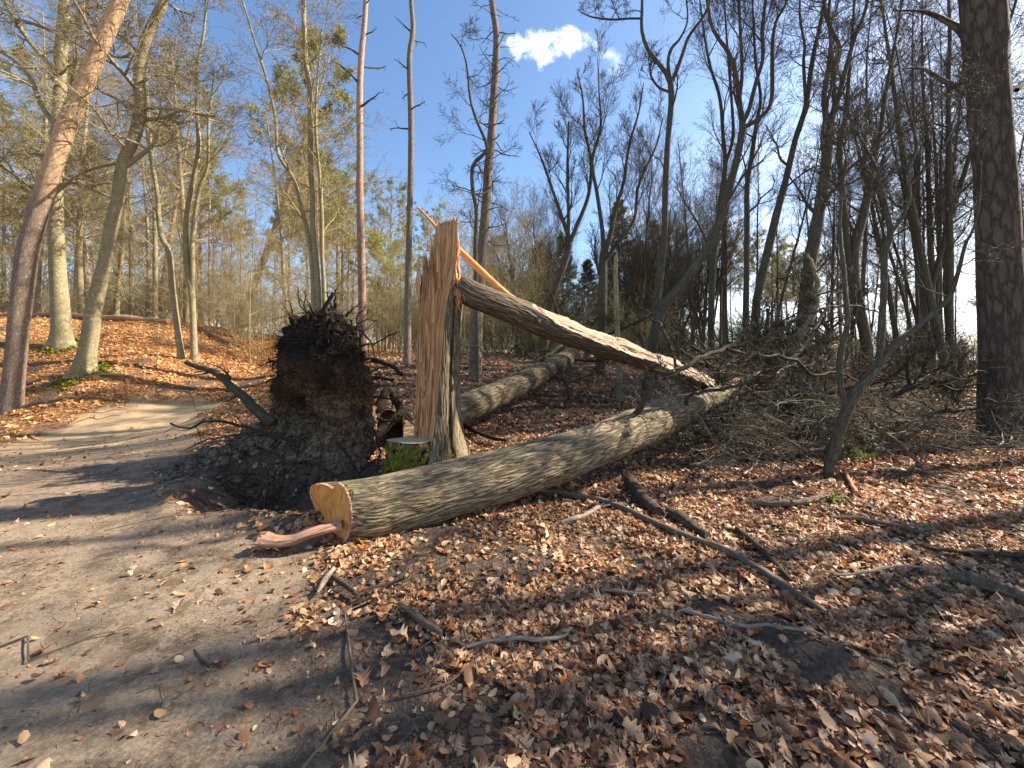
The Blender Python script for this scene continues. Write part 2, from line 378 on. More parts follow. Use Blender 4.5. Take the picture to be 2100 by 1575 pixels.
M['peeled'] = wood('peeled_brown_wood', (.22,.10,.055), (.38,.21,.125), (.50,.31,.20), (.12,.05,.03), .9, .8, 26)
M['orange'] = wood('orange_splinter_wood', (.50,.20,.05), (.68,.33,.10), (.78,.43,.16), (.4,.15,.04), .3)
def cut_mat():
    n = NT('sawn_end_wood'); v = n.attr('bc')
    a = n.noise(n.mapping(v, (1, 1, .2)), 30, 5, .6)
    r = n.voro(v, 2.0)
    col = n.ramp(a, [(.3, (.48,.165,.035)), (.5, (.70,.28,.065)), (.7, (.80,.38,.11))])
    return n.done(col, n.bump(a, .3, .004), .75)
M['cut'] = cut_mat()
def cuttop():
    n = NT('sawn_top_wood'); a = n.noise(n.pos(), 26, 6, .65)
    return n.done(n.ramp(a, [(.3, (.40,.27,.16)), (.5, (.54,.39,.24)), (.7, (.64,.50,.33))]), n.bump(a, .3, .004), .8)
M['cuttop'] = cuttop()
def moss_mat(k=1.0):
    n = NT('moss'); p = n.pos(); a = n.noise(p, 9, 6, .7); b = n.noise(p, 60, 5, .75)
    h = n.math('ADD', n.math('MULTIPLY', a, .4), n.math('MULTIPLY', b, .6))
    col = n.ramp(h, [(.38, (.03,.035,.008)), (.5, tuple(q * k for q in (.17,.165,.015))), (.64, tuple(q * k for q in (.37,.36,.04)))])
    return n.done(col, n.bump(b, 1.0, .02), .95)
M['moss'] = moss_mat(); M['moss_dark'] = moss_mat(.42)
def leaf_mat(name, attr=True, cols=None, transl=.3, rough=.5):
    n = NT(name)
    if attr: col = n.attr('lc', 'Color')
    else:
        col = n.ramp(n.noise(n.pos(), 3.5, 4, .7), cols)
    n.done(col, None, rough); n.b.inputs['Specular IOR Level'].default_value = .42
    tr = n.t.nodes.new('ShaderNodeBsdfTranslucent'); n.set(tr.inputs[0], col)
    mx = n.t.nodes.new('ShaderNodeMixShader'); mx.inputs[0].default_value = transl
    n.t.links.new(n.b.outputs[0], mx.inputs[1]); n.t.links.new(tr.outputs[0], mx.inputs[2]); n.t.links.new(mx.outputs[0], n.out.inputs['Surface'])
    return n.m
M['leaf'] = leaf_mat('dead_leaf')
M['needle'] = leaf_mat('pine_needles', False, [(.35, (.12,.135,.035)), (.5, (.24,.24,.07)), (.65, (.36,.33,.12))], .35)
M['needle_yellow'] = leaf_mat('yellowish_foliage', False, [(.35, (.20,.22,.03)), (.5, (.33,.35,.05)), (.65, (.45,.45,.09))], .4)
M['spruce'] = leaf_mat('spruce_needles', False, [(.35, (.06,.08,.03)), (.5, (.13,.155,.055)), (.65, (.21,.23,.085))], .2)
M['fresh_leaf'] = leaf_mat('fresh_green_leaves', False, [(.35, (.10,.17,.02)), (.5, (.22,.30,.04)), (.65, (.36,.42,.07))], .4)

def ground_mat():
    n = NT('forest_floor'); p = n.pos()
    pm = n.attr('pathm', 'Fac'); sand = n.attr('sand', 'Fac'); warm = n.attr('warm', 'Fac')
    # leaf litter
    w = n.mapping(p, (1, 1, .3))
    dist = n.noise(w, 14, 3, .5, 0, 'Color')
    ww = n.mix(.12, w, dist, 'ADD')
    vc = n.voro(ww, 17, 'F1', 'Color'); vd = n.voro(ww, 17, 'DISTANCE_TO_EDGE')
    s = n.t.nodes.new('ShaderNodeSeparateColor'); n.set(s.inputs[0], vc)
    leafc = n.ramp(s.outputs[0], [(.0, (.09,.05,.03)), (.35, (.20,.11,.06)), (.7, (.33,.20,.12)), (1.0, (.46,.32,.20))])
    leafw = n.ramp(s.outputs[0], [(.0, (.22,.09,.03)), (.35, (.40,.18,.06)), (.7, (.55,.27,.09)), (1.0, (.68,.40,.17))])
    leafc = n.mix(warm, leafc, leafw)
    leafc = n.mix(n.mr(vd, 0, .14, .9, .25), leafc, (.022,.014,.009))
    soil = n.ramp(n.noise(p, 30, 8, .75), [(.3, (.03,.023,.017)), (.5, (.075,.056,.040)), (.72, (.16,.12,.085))])
    base = n.mix(n.attr('bare', 'Fac'), leafc, soil)
    # path
    fine = n.noise(n.mapping(p, (1, 1, 1)), 55, 8, .8); mid = n.noise(p, 5.0, 7, .7); bigp = n.noise(p, .9, 4, .6)
    pc = n.ramp(fine, [(.28, (.06,.044,.030)), (.48, (.19,.145,.10)), (.70, (.40,.31,.205))])
    pc = n.mix(n.mr(n.math('ADD', mid, n.math('MULTIPLY', n.math('SUBTRACT', n.noise(p, 17, 6, .75), .5), .5)), .44, .62, 0, .85), pc, (.085,.06,.038))
    pc = n.mix(n.mr(bigp, .4, .65, 0, .4), pc, (.31,.235,.155))
    pc = n.mix(warm, pc, n.ramp(fine, [(.28, (.26,.16,.08)), (.5, (.46,.32,.17)), (.7, (.62,.47,.28))]))
    needl = n.mr(n.noise(n.mapping(p, (1, .25, 1)), 120, 3, .6), .62, .70, 0, .5)
    pc = n.mix(needl, pc, (.36,.22,.11))
    col = n.mix(pm, base, pc)
    sc_ = n.ramp(n.noise(p, 14, 7, .65), [(.3, (.24,.19,.13)), (.5, (.42,.36,.27)), (.7, (.55,.49,.39))])
    col = n.mix(sand, col, sc_)
    h = n.math('ADD', n.math('MULTIPLY', fine, .35), n.math('MULTIPLY', n.math('MULTIPLY', vd, 2.0), n.math('SUBTRACT', 1.0, pm)))
    return n.done(col, n.bump(h, .7, .02), .95)
M['ground'] = ground_mat()
# ------------------------------------------------------------------ the ground: one sheet to the horizon
def make_ground():
    N = 860; u = np.linspace(-1, 1, N); b = 5.3; a = 12 / b
    gx = a * np.sinh(b * u); gy = a * np.sinh(b * u) + 3.2
    Xg, Yg = np.meshgrid(gx, gy); Zg = HH(Xg, Yg)
    pm = path_m(Xg, Yg)
    q = np.hypot((Xg + 2.35) / 1.05, (Yg - 4.45) / .5)
    sand = (1 - sstep(.55, 1.15, q + .3 * fbm(Xg * 2, Yg * 2, 5, 3))) * (1 - pm)
    warm = sstep(5.8, 9.5, Yg + .35 * fbm(Xg * .5, Yg * .5, 2, 3)) * (1 - sstep(-7, -3, Xg))
    f = fbm(Xg * .8, Yg * .8, 11.0, 4)
    bare = sstep(.12, .45, f + .85 * np.exp(-(((Xg - 1.6) + (Yg - 2.15)) / .30) ** 2 - (((Xg - 1.6) - (Yg - 2.15)) / .85) ** 2) + .45 * np.exp(-(np.hypot(Xg + 2.8, Yg - 4.9) / 1.6) ** 2) + 1.2 * np.exp(-(np.hypot(Xg + 3.5, Yg - 6.2) / 1.1) ** 4) + .8 * np.exp(-(np.hypot(Xg + .85, (Yg - 1.8) * .8) / .55) ** 4) + .35 * sstep(.75, .95, 1.9 - path_d(Xg, Yg)) * (Xg > -3)) * .9
    me = mesh_np('ground', np.stack([Xg, Yg, Zg], -1), ring_quads(N, N, 0, False), None,
                 {'pathm': pm.ravel(), 'sand': sand.ravel(), 'warm': warm.ravel(), 'bare': bare.ravel()}, True, [M['ground']])
    tag(link('ground', me), kind='structure')
make_ground()

# ------------------------------------------------------------------ leaf litter
def leaf_proto(ts, ws, lobes=None):
    """five columns: edge, mid, vein, mid, edge"""
    V = []
    for i, (t, w) in enumerate(zip(ts, ws)):
        for c in (-1, 0, 1):
            V.append((c * w, t + (-.05 * abs(c) if i % 2 else .03 * abs(c)), 0))
    return np.array(V, float), ring_quads(len(ts), 3, 0, False)
PROTOS = [leaf_proto([0,.12,.2,.32,.40,.52,.62,.75,.84,1.0], [.015,.03,.16,.10,.30,.13,.36,.16,.22,.01]),
          leaf_proto([0,.10,.22,.34,.44,.58,.68,.80,.9,1.0], [.015,.12,.22,.13,.42,.18,.45,.14,.20,.01]),
          leaf_proto([0,.15,.35,.6,.82,1.0], [.01,.17,.29,.30,.18,.01]),
          leaf_proto([0,.2,.5,.8,1.0], [.01,.20,.30,.20,.01])]
SIMPLE = leaf_proto([0,.5,1.0], [.03,.34,.02])
CPAL = np.array([(.48,.25,.115),(.66,.40,.205),(.27,.125,.055),(.76,.54,.32),(.12,.058,.028),(.54,.19,.045),(.54,.33,.175),(.36,.19,.09)])
CP = np.array([.2,.18,.15,.1,.11,.05,.12,.09])
WPAL = np.array([(.70,.34,.11),(.58,.24,.07),(.80,.48,.20),(.42,.17,.055),(.72,.41,.18)])
def scatter(n, protos, pts, scale, colours, tiltsd, lift):
    V_all = []; Q_all = []; C_all = []; base = 0
    which = RNG.integers(0, len(protos), len(pts))
    z = HH(pts[:, 0], pts[:, 1]); e = .04
    nx = -(HH(pts[:, 0] + e, pts[:, 1]) - z) / e; ny = -(HH(pts[:, 0], pts[:, 1] + e) - z) / e
    for k, (PV, PQ) in enumerate(protos):
        s = np.where(which == k)[0]; m = len(s)
        if not m: continue
        sc = scale[s] * RNG.uniform(.65, 1.25, m)
        cx = RNG.normal(0, 1.0, m); cy = RNG.normal(0, .75, m); tw = RNG.normal(0, .6, m)
        P = np.repeat(PV[None], m, 0).copy(); P[:, :, 1] -= .5
        P[:, :, 2] = cx[:, None] * P[:, :, 0] ** 2 * 1.6 + cy[:, None] * P[:, :, 1] ** 2 + tw[:, None] * P[:, :, 0] * P[:, :, 1] + RNG.normal(0, .02, P.shape[:2])
        P *= sc[:, None, None]
        N = np.stack([nx[s] * .8 + RNG.normal(0, tiltsd, m), ny[s] * .8 + RNG.normal(0, tiltsd, m), np.ones(m)], -1); N /= np.linalg.norm(N, axis=1)[:, None]
        a = RNG.uniform(0, 2 * np.pi, m); T = np.stack([np.cos(a), np.sin(a), np.zeros(m)], -1); T -= N * (T * N).sum(1)[:, None]; T /= np.linalg.norm(T, axis=1)[:, None]
        Bn = np.cross(N, T)
        Wd = P[:, :, 0:1] * T[:, None] + P[:, :, 1:2] * Bn[:, None] + P[:, :, 2:3] * N[:, None]
        low = -Wd[:, :, 2].min(1)
        Wd[:, :, 0] += pts[s, 0][:, None]; Wd[:, :, 1] += pts[s, 1][:, None]; Wd[:, :, 2] += (z[s] + low * .55 + RNG.uniform(.0, 1, m) ** 2 * lift)[:, None]
        V_all.append(Wd.reshape(-1, 3)); n0 = PV.shape[0]
        Q_all.append((PQ[None] + (np.arange(m) * n0)[:, None, None]).reshape(-1, 4) + base); base += m * n0
        c = colours[s]; c = np.concatenate([c, np.ones((m, 1))], 1)
        C_all.append(np.repeat(c, n0, 0))
    return np.concatenate(V_all), np.concatenate(Q_all), np.concatenate(C_all)
def wedge_points(n, y0, y1, margin=1.0):
    y = np.sqrt(RNG.uniform(0, 1, n) * (y1 ** 2 - y0 ** 2) + y0 ** 2); x = RNG.uniform(-1, 1, n) * (1.32 * y + margin); return np.stack([x, y], -1)
def leaf_density(x, y):
    pm = path_m(x, y); f = fbm(x * .8, y * .8, 11.0, 4)
    bare = sstep(.06, .40, f + .85 * 1.1 * np.exp(-(((x - 1.6) + (y - 2.15)) / .28) ** 2 - (((x - 1.6) - (y - 2.15)) / .8) ** 2) + .5 * np.exp(-(np.hypot(x + 2.8, y - 4.9) / 1.5) ** 2) + 1.2 * np.exp(-(np.hypot(x + 3.5, y - 6.2) / 1.1) ** 4) + .75 * np.exp(-(np.hypot(x + .85, (y - 1.8) * .8) / .55) ** 4))
    f2 = .55 + .9 * fbm(x * 1.9, y * 1.9, 3.0, 3)
    d = np.clip(f2 * 1.15 - .12, .04, 1) * (1 - .93 * bare)
    edge = sstep(1.35, 1.0, path_d(x, y))
    d = d * (1 - .5 * edge * (y < 6)) * (1 - .985 * sstep(.2, .75, pm))
    cr = np.hypot((x + 2.5) / 1.2, (y - 4.7) / .65)
    return d * np.where(cr < 1, .12, 1)
def make_leaves():
    parts = []
    for (n, y0, y1, pro, s0, lift, tilt) in ((170000, .9, 4.2, PROTOS, .058, .018, .34), (170000, 4.2, 9.5, PROTOS[2:] + PROTOS[:1], .072, .022, .40), (130000, 9.5, 24, [SIMPLE], .11, .03, .42)):
        P = wedge_points(n, y0, y1); P = P[RNG.random(len(P)) < leaf_density(P[:, 0], P[:, 1])]
        m = len(P)
        ci = RNG.choice(len(CPAL), m, p=CP / CP.sum()); col = CPAL[ci] * RNG.uniform(.55, 1.2, (m, 1))
        warm = sstep(6.5, 11, P[:, 1]) * (1 - sstep(-7, -3, P[:, 0])); wi = RNG.random(m) < warm
        col[wi] = WPAL[RNG.integers(0, len(WPAL), wi.sum())] * RNG.uniform(.75, 1.2, (wi.sum(), 1))
        red = (P[:, 0] > 3) & (P[:, 1] > 3.5) & (RNG.random(m) < .12); col[red] = np.array([.45, .13, .035])
        sc = np.full(m, s0) * np.where(RNG.random(m) < .12, 1.5, 1) * np.where(P[:, 1] < 4.2, 1, 1.0)
        parts.append(scatter(m, pro, P, sc, col, tilt, lift))
    # a few loose leaves and cones on the path
    P = wedge_points(6000, 1.2, 9, 0); P = P[path_m(P[:, 0], P[:, 1]) > .3]; P = P[RNG.random(len(P)) < .010]
    m = len(P); parts.append(scatter(m, PROTOS, P, np.full(m, .06), CPAL[RNG.integers(0, 6, m)], .25, .003))
    # crumbled bits of leaf and bark trodden into the path and the soil beside it
    P = wedge_points(60000, 1.1, 8, 0); P = P[(path_m(P[:, 0], P[:, 1]) > .02)]; P = P[RNG.random(len(P)) < .25 + .9 * np.clip(fbm(P[:, 0] * 1.3, P[:, 1] * 1.3, 6, 4) + .15 + .5 * sstep(.55, 1.0, path_d(P[:, 0], P[:, 1])), 0, 1)]
    m = len(P); parts.append(scatter(m, [PROTOS[3], SIMPLE], P, RNG.gamma(2.0, .005, m) + .003, CPAL[RNG.integers(0, 8, m)] * RNG.uniform(.35, .95, (m, 1)), .3, .003))
    P = wedge_points(9000, 1.1, 6, 0); pd = path_d(P[:, 0], P[:, 1]); P = P[(pd > .72) & (pd < 1.2) & (RNG.random(len(P)) < .35)]
    m = len(P); parts.append(scatter(m, PROTOS, P, RNG.uniform(.03, .075, m), CPAL[RNG.integers(0, 8, m)] * .8, .3, .006))
    V = np.concatenate([p[0] for p in parts]); C = np.concatenate([p[2] for p in parts]); Q = []; b = 0
    for p in parts: Q.append(p[1] + b); b += len(p[0])
    me = mesh_np('leaf_litter', V, np.concatenate(Q), None, {'lc': C}, True, [M['leaf']])
    tag(link('leaf_litter', me), 'brown dead oak and beech leaves strewn over the forest floor', 'leaves', kind='stuff')
make_leaves()

def make_twig_litter():
    G = Geo(); paths = []
    for (n, y0, y1, L0, r0) in ((3600, 1.0, 4.5, .08, .0018), (2600, 4.5, 10, .24, .0035), (900, 10, 20, .6, .007), (190, 1.9, 9, .5, .006)):
        P = wedge_points(n, y0, y1); pm = path_m(P[:, 0], P[:, 1]); P = P[RNG.random(len(P)) > pm * .9]
        a = RNG.uniform(0, np.pi, len(P)); L = L0 * RNG.gamma(2.0, .6, len(P)); t = np.linspace(-.5, .5, 5)
        bend = RNG.normal(0, .22, (len(P), 5)) * L[:, None] * .5
        xs = P[:, 0:1] + np.cos(a)[:, None] * t * L[:, None] - np.sin(a)[:, None] * bend; ys = P[:, 1:2] + np.sin(a)[:, None] * t * L[:, None] + np.cos(a)[:, None] * bend
        zs = HH(xs, ys) + .006 + RNG.uniform(0, .03, (len(P), 1)) * (1 - pm[RNG.integers(0, len(pm), len(P))][:, None] * .8)
        rr = r0 * RNG.uniform(.5, 2.0, len(P))
        paths += [(np.stack([xs[i], ys[i], zs[i]], -1), rr[i] * np.array([1, .95, .8, .7, .4])) for i in range(len(P))]
    G.tubes(paths, 4)
    tag(G.build('twig_litter', M['stick']), 'small loose twigs scattered among the dead leaves', 'twigs', kind='stuff')
    # pine needles and crumbs on the path
    P = wedge_points(30000, 1.0, 6.5, 0); pm = path_m(P[:, 0], P[:, 1]); P = P[(pm > .2) & (RNG.random(len(P)) < .22 + .7 * np.clip(fbm(P[:, 0] * 1.5, P[:, 1] * 1.5, 8, 3) + .1, 0, 1))]
    G = Geo(); m = len(P); a = RNG.uniform(0, np.pi, m); L = RNG.uniform(.015, .06, m); t = np.array([-.5, 0, .5])
    xs = P[:, 0:1] + np.cos(a)[:, None] * t * L[:, None]; ys = P[:, 1:2] + np.sin(a)[:, None] * t * L[:, None] + RNG.normal(0, .004, (m, 3)); zs = HH(xs, ys) + .003
    rr = RNG.uniform(.0008, .0016, m)
    G.tubes([(np.stack([xs[i], ys[i], zs[i]], -1), rr[i] * np.ones(3)) for i in range(m)], 3)
    tag(G.build('fallen_needles', M['debark']), 'tan pine needles and crumbs lying on the sandy path', 'needles', kind='stuff')
    # small stones and clods
    P = wedge_points(5000, 1.0, 7, 0); pm = path_m(P[:, 0], P[:, 1]); P = P[(pm > .1)]; P = P[:1500]
    ico = np.array([(1,0,0),(-1,0,0),(0,1,0),(0,-1,0),(0,0,1),(0,0,-1)], float); tri = np.array([(0,2,4),(2,1,4),(1,3,4),(3,0,4),(2,0,5),(1,2,5),(3,1,5),(0,3,5)])
    s = RNG.gamma(2, .0022, len(P)); V = ico[None] * s[:, None, None] * RNG.uniform(.6, 1.3, (len(P), 6, 1)); V[..., 2] *= .6
    V[..., 0] += P[:, 0:1]; V[..., 1] += P[:, 1:2]; V[..., 2] += HH(P[:, 0], P[:, 1])[:, None] + .001
    G = Geo(); G.add(V, None, (tri[None] + (np.arange(len(P)) * 6)[:, None, None]))
    tag(G.build('gravel', M['stick'], smooth=False), 'tiny stones and crumbs of soil on the sandy path', 'gravel', kind='stuff')
make_twig_litter()

# ------------------------------------------------------------------ trees
rnd = random.Random(3)
def rot(d, ang, az):
    """unit vector at angle ang from d, turned by az about it"""
    ax = (0, 0, 1) if abs(d[2]) < .9 else (1, 0, 0)
    n = (d[1]*ax[2]-d[2]*ax[1], d[2]*ax[0]-d[0]*ax[2], d[0]*ax[1]-d[1]*ax[0]); l = math.sqrt(n[0]**2+n[1]**2+n[2]**2); n = (n[0]/l, n[1]/l, n[2]/l)
    b = (d[1]*n[2]-d[2]*n[1], d[2]*n[0]-d[0]*n[2], d[0]*n[1]-d[1]*n[0]); c, s = math.cos(ang), math.sin(ang); ca, sa = math.cos(az), math.sin(az)
    return tuple(d[i]*c + (n[i]*ca + b[i]*sa)*s for i in range(3))
def grow(out, p, d, L, r, lvl, sp, rg, tips=None):
    npt = sp['np'][lvl]; st = L / (npt - 1); pts = [p]; rad = [r]; dirs = [d]; rmin = sp['rmin']; wd = sp['wander'][lvl]; up = sp['up'][lvl]
    for i in range(1, npt):
        d = (d[0] + rg.gauss(0, wd), d[1] + rg.gauss(0, wd), d[2] + rg.gauss(0, wd) + up); l = math.sqrt(d[0]**2 + d[1]**2 + d[2]**2); d = (d[0]/l, d[1]/l, d[2]/l)
        p = (p[0] + d[0]*st, p[1] + d[1]*st, p[2] + d[2]*st); pts.append(p); dirs.append(d); rad.append(max(rmin, r * (1 - .72 * i / (npt - 1))))
    out[lvl].append((pts, rad))
    if lvl + 1 >= len(sp['np']):
        if tips is not None: tips.append((pts, dirs))
        return
    k = sp['n'][lvl]; k = max(1, int(k * rg.uniform(.7, 1.3)))
    az = rg.uniform(0, 6.28)
    for j in range(k):
        t = sp['t0'][lvl] + (1 - sp['t0'][lvl]) * (j + rg.random()) / k; f = t * (npt - 1); i = min(int(f), npt - 2); u = f - i
        q = tuple(pts[i][c] * (1 - u) + pts[i+1][c] * u for c in range(3)); az += 2.4 + rg.uniform(-.5, .5)
        cd = rot(dirs[i], sp['ang'][lvl] * rg.uniform(.7, 1.3), az)
        if sp.get('flat'): cd = (cd[0], cd[1], cd[2] * sp['flat']); l = math.sqrt(sum(c*c for c in cd)); cd = tuple(c/l for c in cd)
        rr = rad[i] * (1-u) + rad[i+1] * u
        grow(out, q, cd, L * sp['ratio'][lvl] * rg.uniform(.6, 1.25) * (1 - .35 * t), max(rmin, rr * .58), lvl + 1, sp, rg, tips)
SP = {
 'beech': dict(np=[10,8,6,5], n=[8,7,5], t0=[.12,.12,.1], ang=[.7,.7,.65], ratio=[.62,.6,.62], wander=[.13,.14,.15,.15], up=[.03,.03,.02,.02], rmin=.0045, flat=.85),
 'oak':   dict(np=[11,8,6,4], n=[6,6,5], t0=[.25,.15,.1], ang=[.55,.6,.65], ratio=[.68,.62,.62], wander=[.17,.2,.22,.24], up=[.07,.06,.05,.04], rmin=.0035),
 'vase':  dict(np=[11,8,6,4], n=[6,7,5], t0=[.2,.15,.1], ang=[.42,.5,.5], ratio=[.68,.62,.62], wander=[.11,.13,.15,.18], up=[.10,.08,.07,.06], rmin=.0035),
 'brush': dict(np=[7,5,4], n=[8,7], t0=[.15,.1], ang=[.7,.8], ratio=[.5,.5], wander=[.14,.17,.2], up=[.03,.02,.0], rmin=.004),
 'dead':  dict(np=[6,4,4], n=[3,2], t0=[.3,.3], ang=[.8,.8], ratio=[.4,.5], wander=[.2,.2,.2], up=[-.03,0,0], rmin=.006),
 'pine':  dict(np=[7,5,4], n=[7,5], t0=[.35,.2], ang=[.8,.8], ratio=[.45,.5], wander=[.14,.16,.2], up=[.08,.10,.1], rmin=.008),
}
def crown_geo(limbs, sp, rg, G, tips=None, sides=(7, 5, 4, 3)):
    out = [[] for _ in range(len(sp['np']))]
    for (p, d, L, r) in limbs: grow(out, p, d, L, r, 0, sp, rg, tips)
    for l, ps in enumerate(out):
        if ps: G.tubes([(np.array(a), np.array(b)) for a, b in ps], sides[l])
def trunk_limbs(P, rad, n, t0, L, elev, rg, azr=None, taper=.4, rf=.42):
    """limbs leaving a trunk polyline between fraction t0 and the top"""
    res = []; az = rg.uniform(0, 6.28)
    for j in range(n):
        t = t0 + (1 - t0) * (j + rg.random()) / n; f = t * (len(P) - 1); i = min(int(f), len(P) - 2); u = f - i; p = tuple(P[i] * (1 - u) + P[i+1] * u)
        az += 2.4 + rg.uniform(-.6, .6); a = az if azr is None else rg.uniform(*azr); e = elev * rg.uniform(.6, 1.4)
        d = (math.cos(a) * math.cos(e), math.sin(a) * math.cos(e), math.sin(e)); rr = rad[i] * rf * rg.uniform(.6, 1.15)
        res.append((p, d, L * rg.uniform(.65, 1.3) * (1 - taper * (t - t0) / (1 - t0 + 1e-6)), rr))
    return res
def needle_clumps(tips, rg, per=10, ln=.2, w=.022, spread=1.0):
    """thin blades round the last twigs"""
    base = []; dr = []
    for pts, dirs in tips:
        for p, d in list(zip(pts, dirs))[1:]:
            for _ in range(per): base.append(p); dr.append(d)
    base = np.array(base); dr = np.array(dr); n = len(base)
    d = dr * .55 + RNG.normal(0, spread * .6, (n, 3)) + np.array([0, 0, .12]); d /= np.linalg.norm(d, axis=1)[:, None]
    s = np.cross(d, RNG.normal(0, 1, (n, 3))); s /= np.linalg.norm(s, axis=1)[:, None]
    L = ln * RNG.uniform(.6, 1.3, n)[:, None]; base = base + RNG.normal(0, ln * .25, (n, 3))
    V = np.stack([base - s * w, base + s * w, base + d * L], 1)
    return V.reshape(-1, 3), np.arange(n * 3).reshape(-1, 3)
def trunk_mesh(G, P, rad, S=20, n=46, flare=1.0, rootlobes=0, base_h=None, wob=.04, seed=0, m=0):
    P = np.array(P, float); rad = np.array(rad, float)
    Q = smooth_path(np.hstack([P, rad[:, None]]), n); Pc = Q[:, :3]; rc = np.maximum(Q[:, 3], .004)
    Ld = np.concatenate([[0], np.cumsum(np.linalg.norm(np.diff(Pc, axis=0), axis=1))])
    def disp(a, L, r, bc):
        x = wob * r * fbm(np.cos(a) * 1.2 + seed, np.sin(a) * 1.2, L * .9 / (.3 + r), 3) * 2.2
        fl = np.exp(-np.maximum(L - .1, 0) / .28)
        x += r * flare * .38 * fl
        if rootlobes: x += r * fl * .75 * np.maximum(0, np.cos(rootlobes * a + 2.0 * np.sin(a + seed) + seed)) ** 2
        return x
    V, bc = thick_tube(Pc, rc, S, disp, seed)
    G.add(V, ring_quads(len(Pc), S), None, bc, m)
    V2 = V[-1].mean(0)
    G.add(np.vstack([V[-1], V2]), None, [(i, (i + 1) % S, S) for i in range(S)], np.vstack([bc[-1], bc[-1].mean(0)]), m)
    return Pc, rc
def px_trunk(pts, d, dtop=None, anchor=True):
    """image points (px, py, width) of a stem standing at distance d -> points and radii in metres"""
    P = []; rr = []; n = len(pts); y0, y1 = pts[0][1], pts[-1][1]
    for i, (px, py, w) in enumerate(pts):
        t = (y0 - py) / (y0 - y1 + 1e-6); dd = d + ((dtop if dtop is not None else d) - d) * t
        p = wpt(px, py, dd)
        if i == 0 and anchor: p = (p[0], p[1], H1(p[0], p[1]) - .18)
        P.append(p); rr.append(w * .5 * dd / F * math.cos(math.atan(abs(px - 1050) / F)))
    return P, rr
def hand_tree(name, label, cat, d, stems, bark='beech', species='beech', limbs=(), nl=14, t0=.35, L=3.0, elev=.5, dtop=None, group=None,
              flare=1.0, lobes=0, S=20, twig=None, azr=None, needles=None, seed=1, moss=False, rf=.42, wob=.04, taper=.4, limb_d=None, kids=True):
    rg = random.Random(seed); base = None; crown = Geo(); allstems = []
    for k, st in enumerate(stems):
        P, rr = px_trunk(st, d, dtop, anchor=(k == 0 or abs(st[0][1] - stems[0][0][1]) < 12))
        G = Geo()
        Pc, rc = trunk_mesh(G, P, rr, S, 46, flare if k == 0 or P[0][2] < H1(P[0][0], P[0][1]) else 0, lobes if k == 0 else 0, None, wob, seed + k * 3.1)
        if base is None:
            base = (P[0][0], P[0][1], H1(P[0][0], P[0][1])); E = empty(name, base); tag(E, label, cat, group)
        G.build('trunk', M[bark], E, loc=base)
        allstems.append((Pc, rc))
    sp = SP[species]; tips = [] if needles else None; ls = []
    for Pc, rc in allstems: ls += trunk_limbs(Pc, rc, max(2, int(nl / len(allstems))), t0, L, elev, rg, azr, taper, rf)
    for lb in limbs:
        P, rr = px_trunk(lb, limb_d or d, (limb_d or d) + rg.uniform(-.7, .7), False); Pc = smooth_path(np.hstack([np.array(P), np.array(rr)[:, None]]), 22)
        crown.tubes([(Pc[:, :3], np.maximum(Pc[:, 3], .005))], 8)
        if kids: ls += trunk_limbs(Pc[:, :3], Pc[:, 3], 6, .3, L * .55, elev, rg, None, .3, .6)
    crown_geo(ls, sp, rg, crown, tips)
    crown.build('crown', M[twig or bark], E, loc=base)
    if needles:
        V, T = needle_clumps(tips, rg, *needles[:3]); G = Geo(); G.add(V, None, T); G.build('foliage', M[needles[3]], E, smooth=False, loc=base)
    return E
def ext(st, dx, dy, w):     # carries a stem on above the picture
    return st + [(st[-1][0] + dx, st[-1][1] + dy, w)]

# --- left of the picture
hand_tree('pine_tree', 'orange barked pine leaning right at the left edge beside the path', 'tree', 11.6,
  [[(22,850,56),(30,760,50),(36,690,50),(46,600,51),(57,515,51),(80,430,48),(106,350,46),(139,250,44),(183,150,40),(225,50,38),(250,-10,36),(300,-150,30),(335,-300,20)]],
  'pine', 'pine', nl=7, t0=.86, L=2.6, elev=.35, flare=.35, needles=(9, .16, .012, 'needle'), seed=5, wob=.05, S=28)
hand_tree('beech_tree', 'thick grey beech with mossy foot just behind the leaning orange pine', 'tree', 16.0,
  [[(130,722,52),(127,690,46),(124,640,44),(118,550,39),(114,450,36),(114,380,34),(118,300,32),(122,200,30),(126,100,29),(134,0,27),(140,-120,22),(150,-300,12)]],
  'beech', 'beech', limbs=[[(116,262,16),(85,215,13),(62,160,12),(30,125,9),(-20,95,6)],[(120,150,16),(95,125,13),(60,85,12),(35,45,10),(5,0,8)],[(124,170,11),(140,70,9),(170,20,8),(215,15,5)],[(118,380,13),(160,375,9),(205,395,7),(240,410,4)]],
  nl=16, t0=.3, L=3.4, elev=.25, flare=.5, lobes=4, seed=7)
hand_tree('beech_tree', 'grey beech with mossy spreading roots curving up to the right on the leafy bank', 'tree', 12.9,
  [[(172,760,46),(178,730,42),(185,690,40),(191,640,38),(200,600,36),(213,550,33),(223,500,30),(230,450,30),(238,425,29),(247,370,29),(252,335,28),(272,290,28),(283,255,28),(287,200,27),(285,160,26),(291,117,26),(302,77,24),(318,40,23),(334,7,22),(348,-60,19),(360,-160,15),(380,-300,8)]],
  'beech', 'beech', limbs=[[(292,222,9),(325,222,8),(365,225,8),(400,233,7),(440,239,6)],[(292,168,7),(325,150,6),(352,162,6),(365,135,4),(385,140,3)],[(255,343,14),(280,325,12),(302,308,10),(318,290,9),(328,262,7),(345,240,5)],[(240,335,8),(195,345,7),(150,365,6),(120,395,4)],[(283,108,8),(250,75,6),(205,55,5),(170,20,4)],[(270,108,7),(250,118,6),(225,115,4)]],
  nl=15, t0=.42, L=2.8, elev=.3, flare=.6, lobes=5, seed=9, S=30)
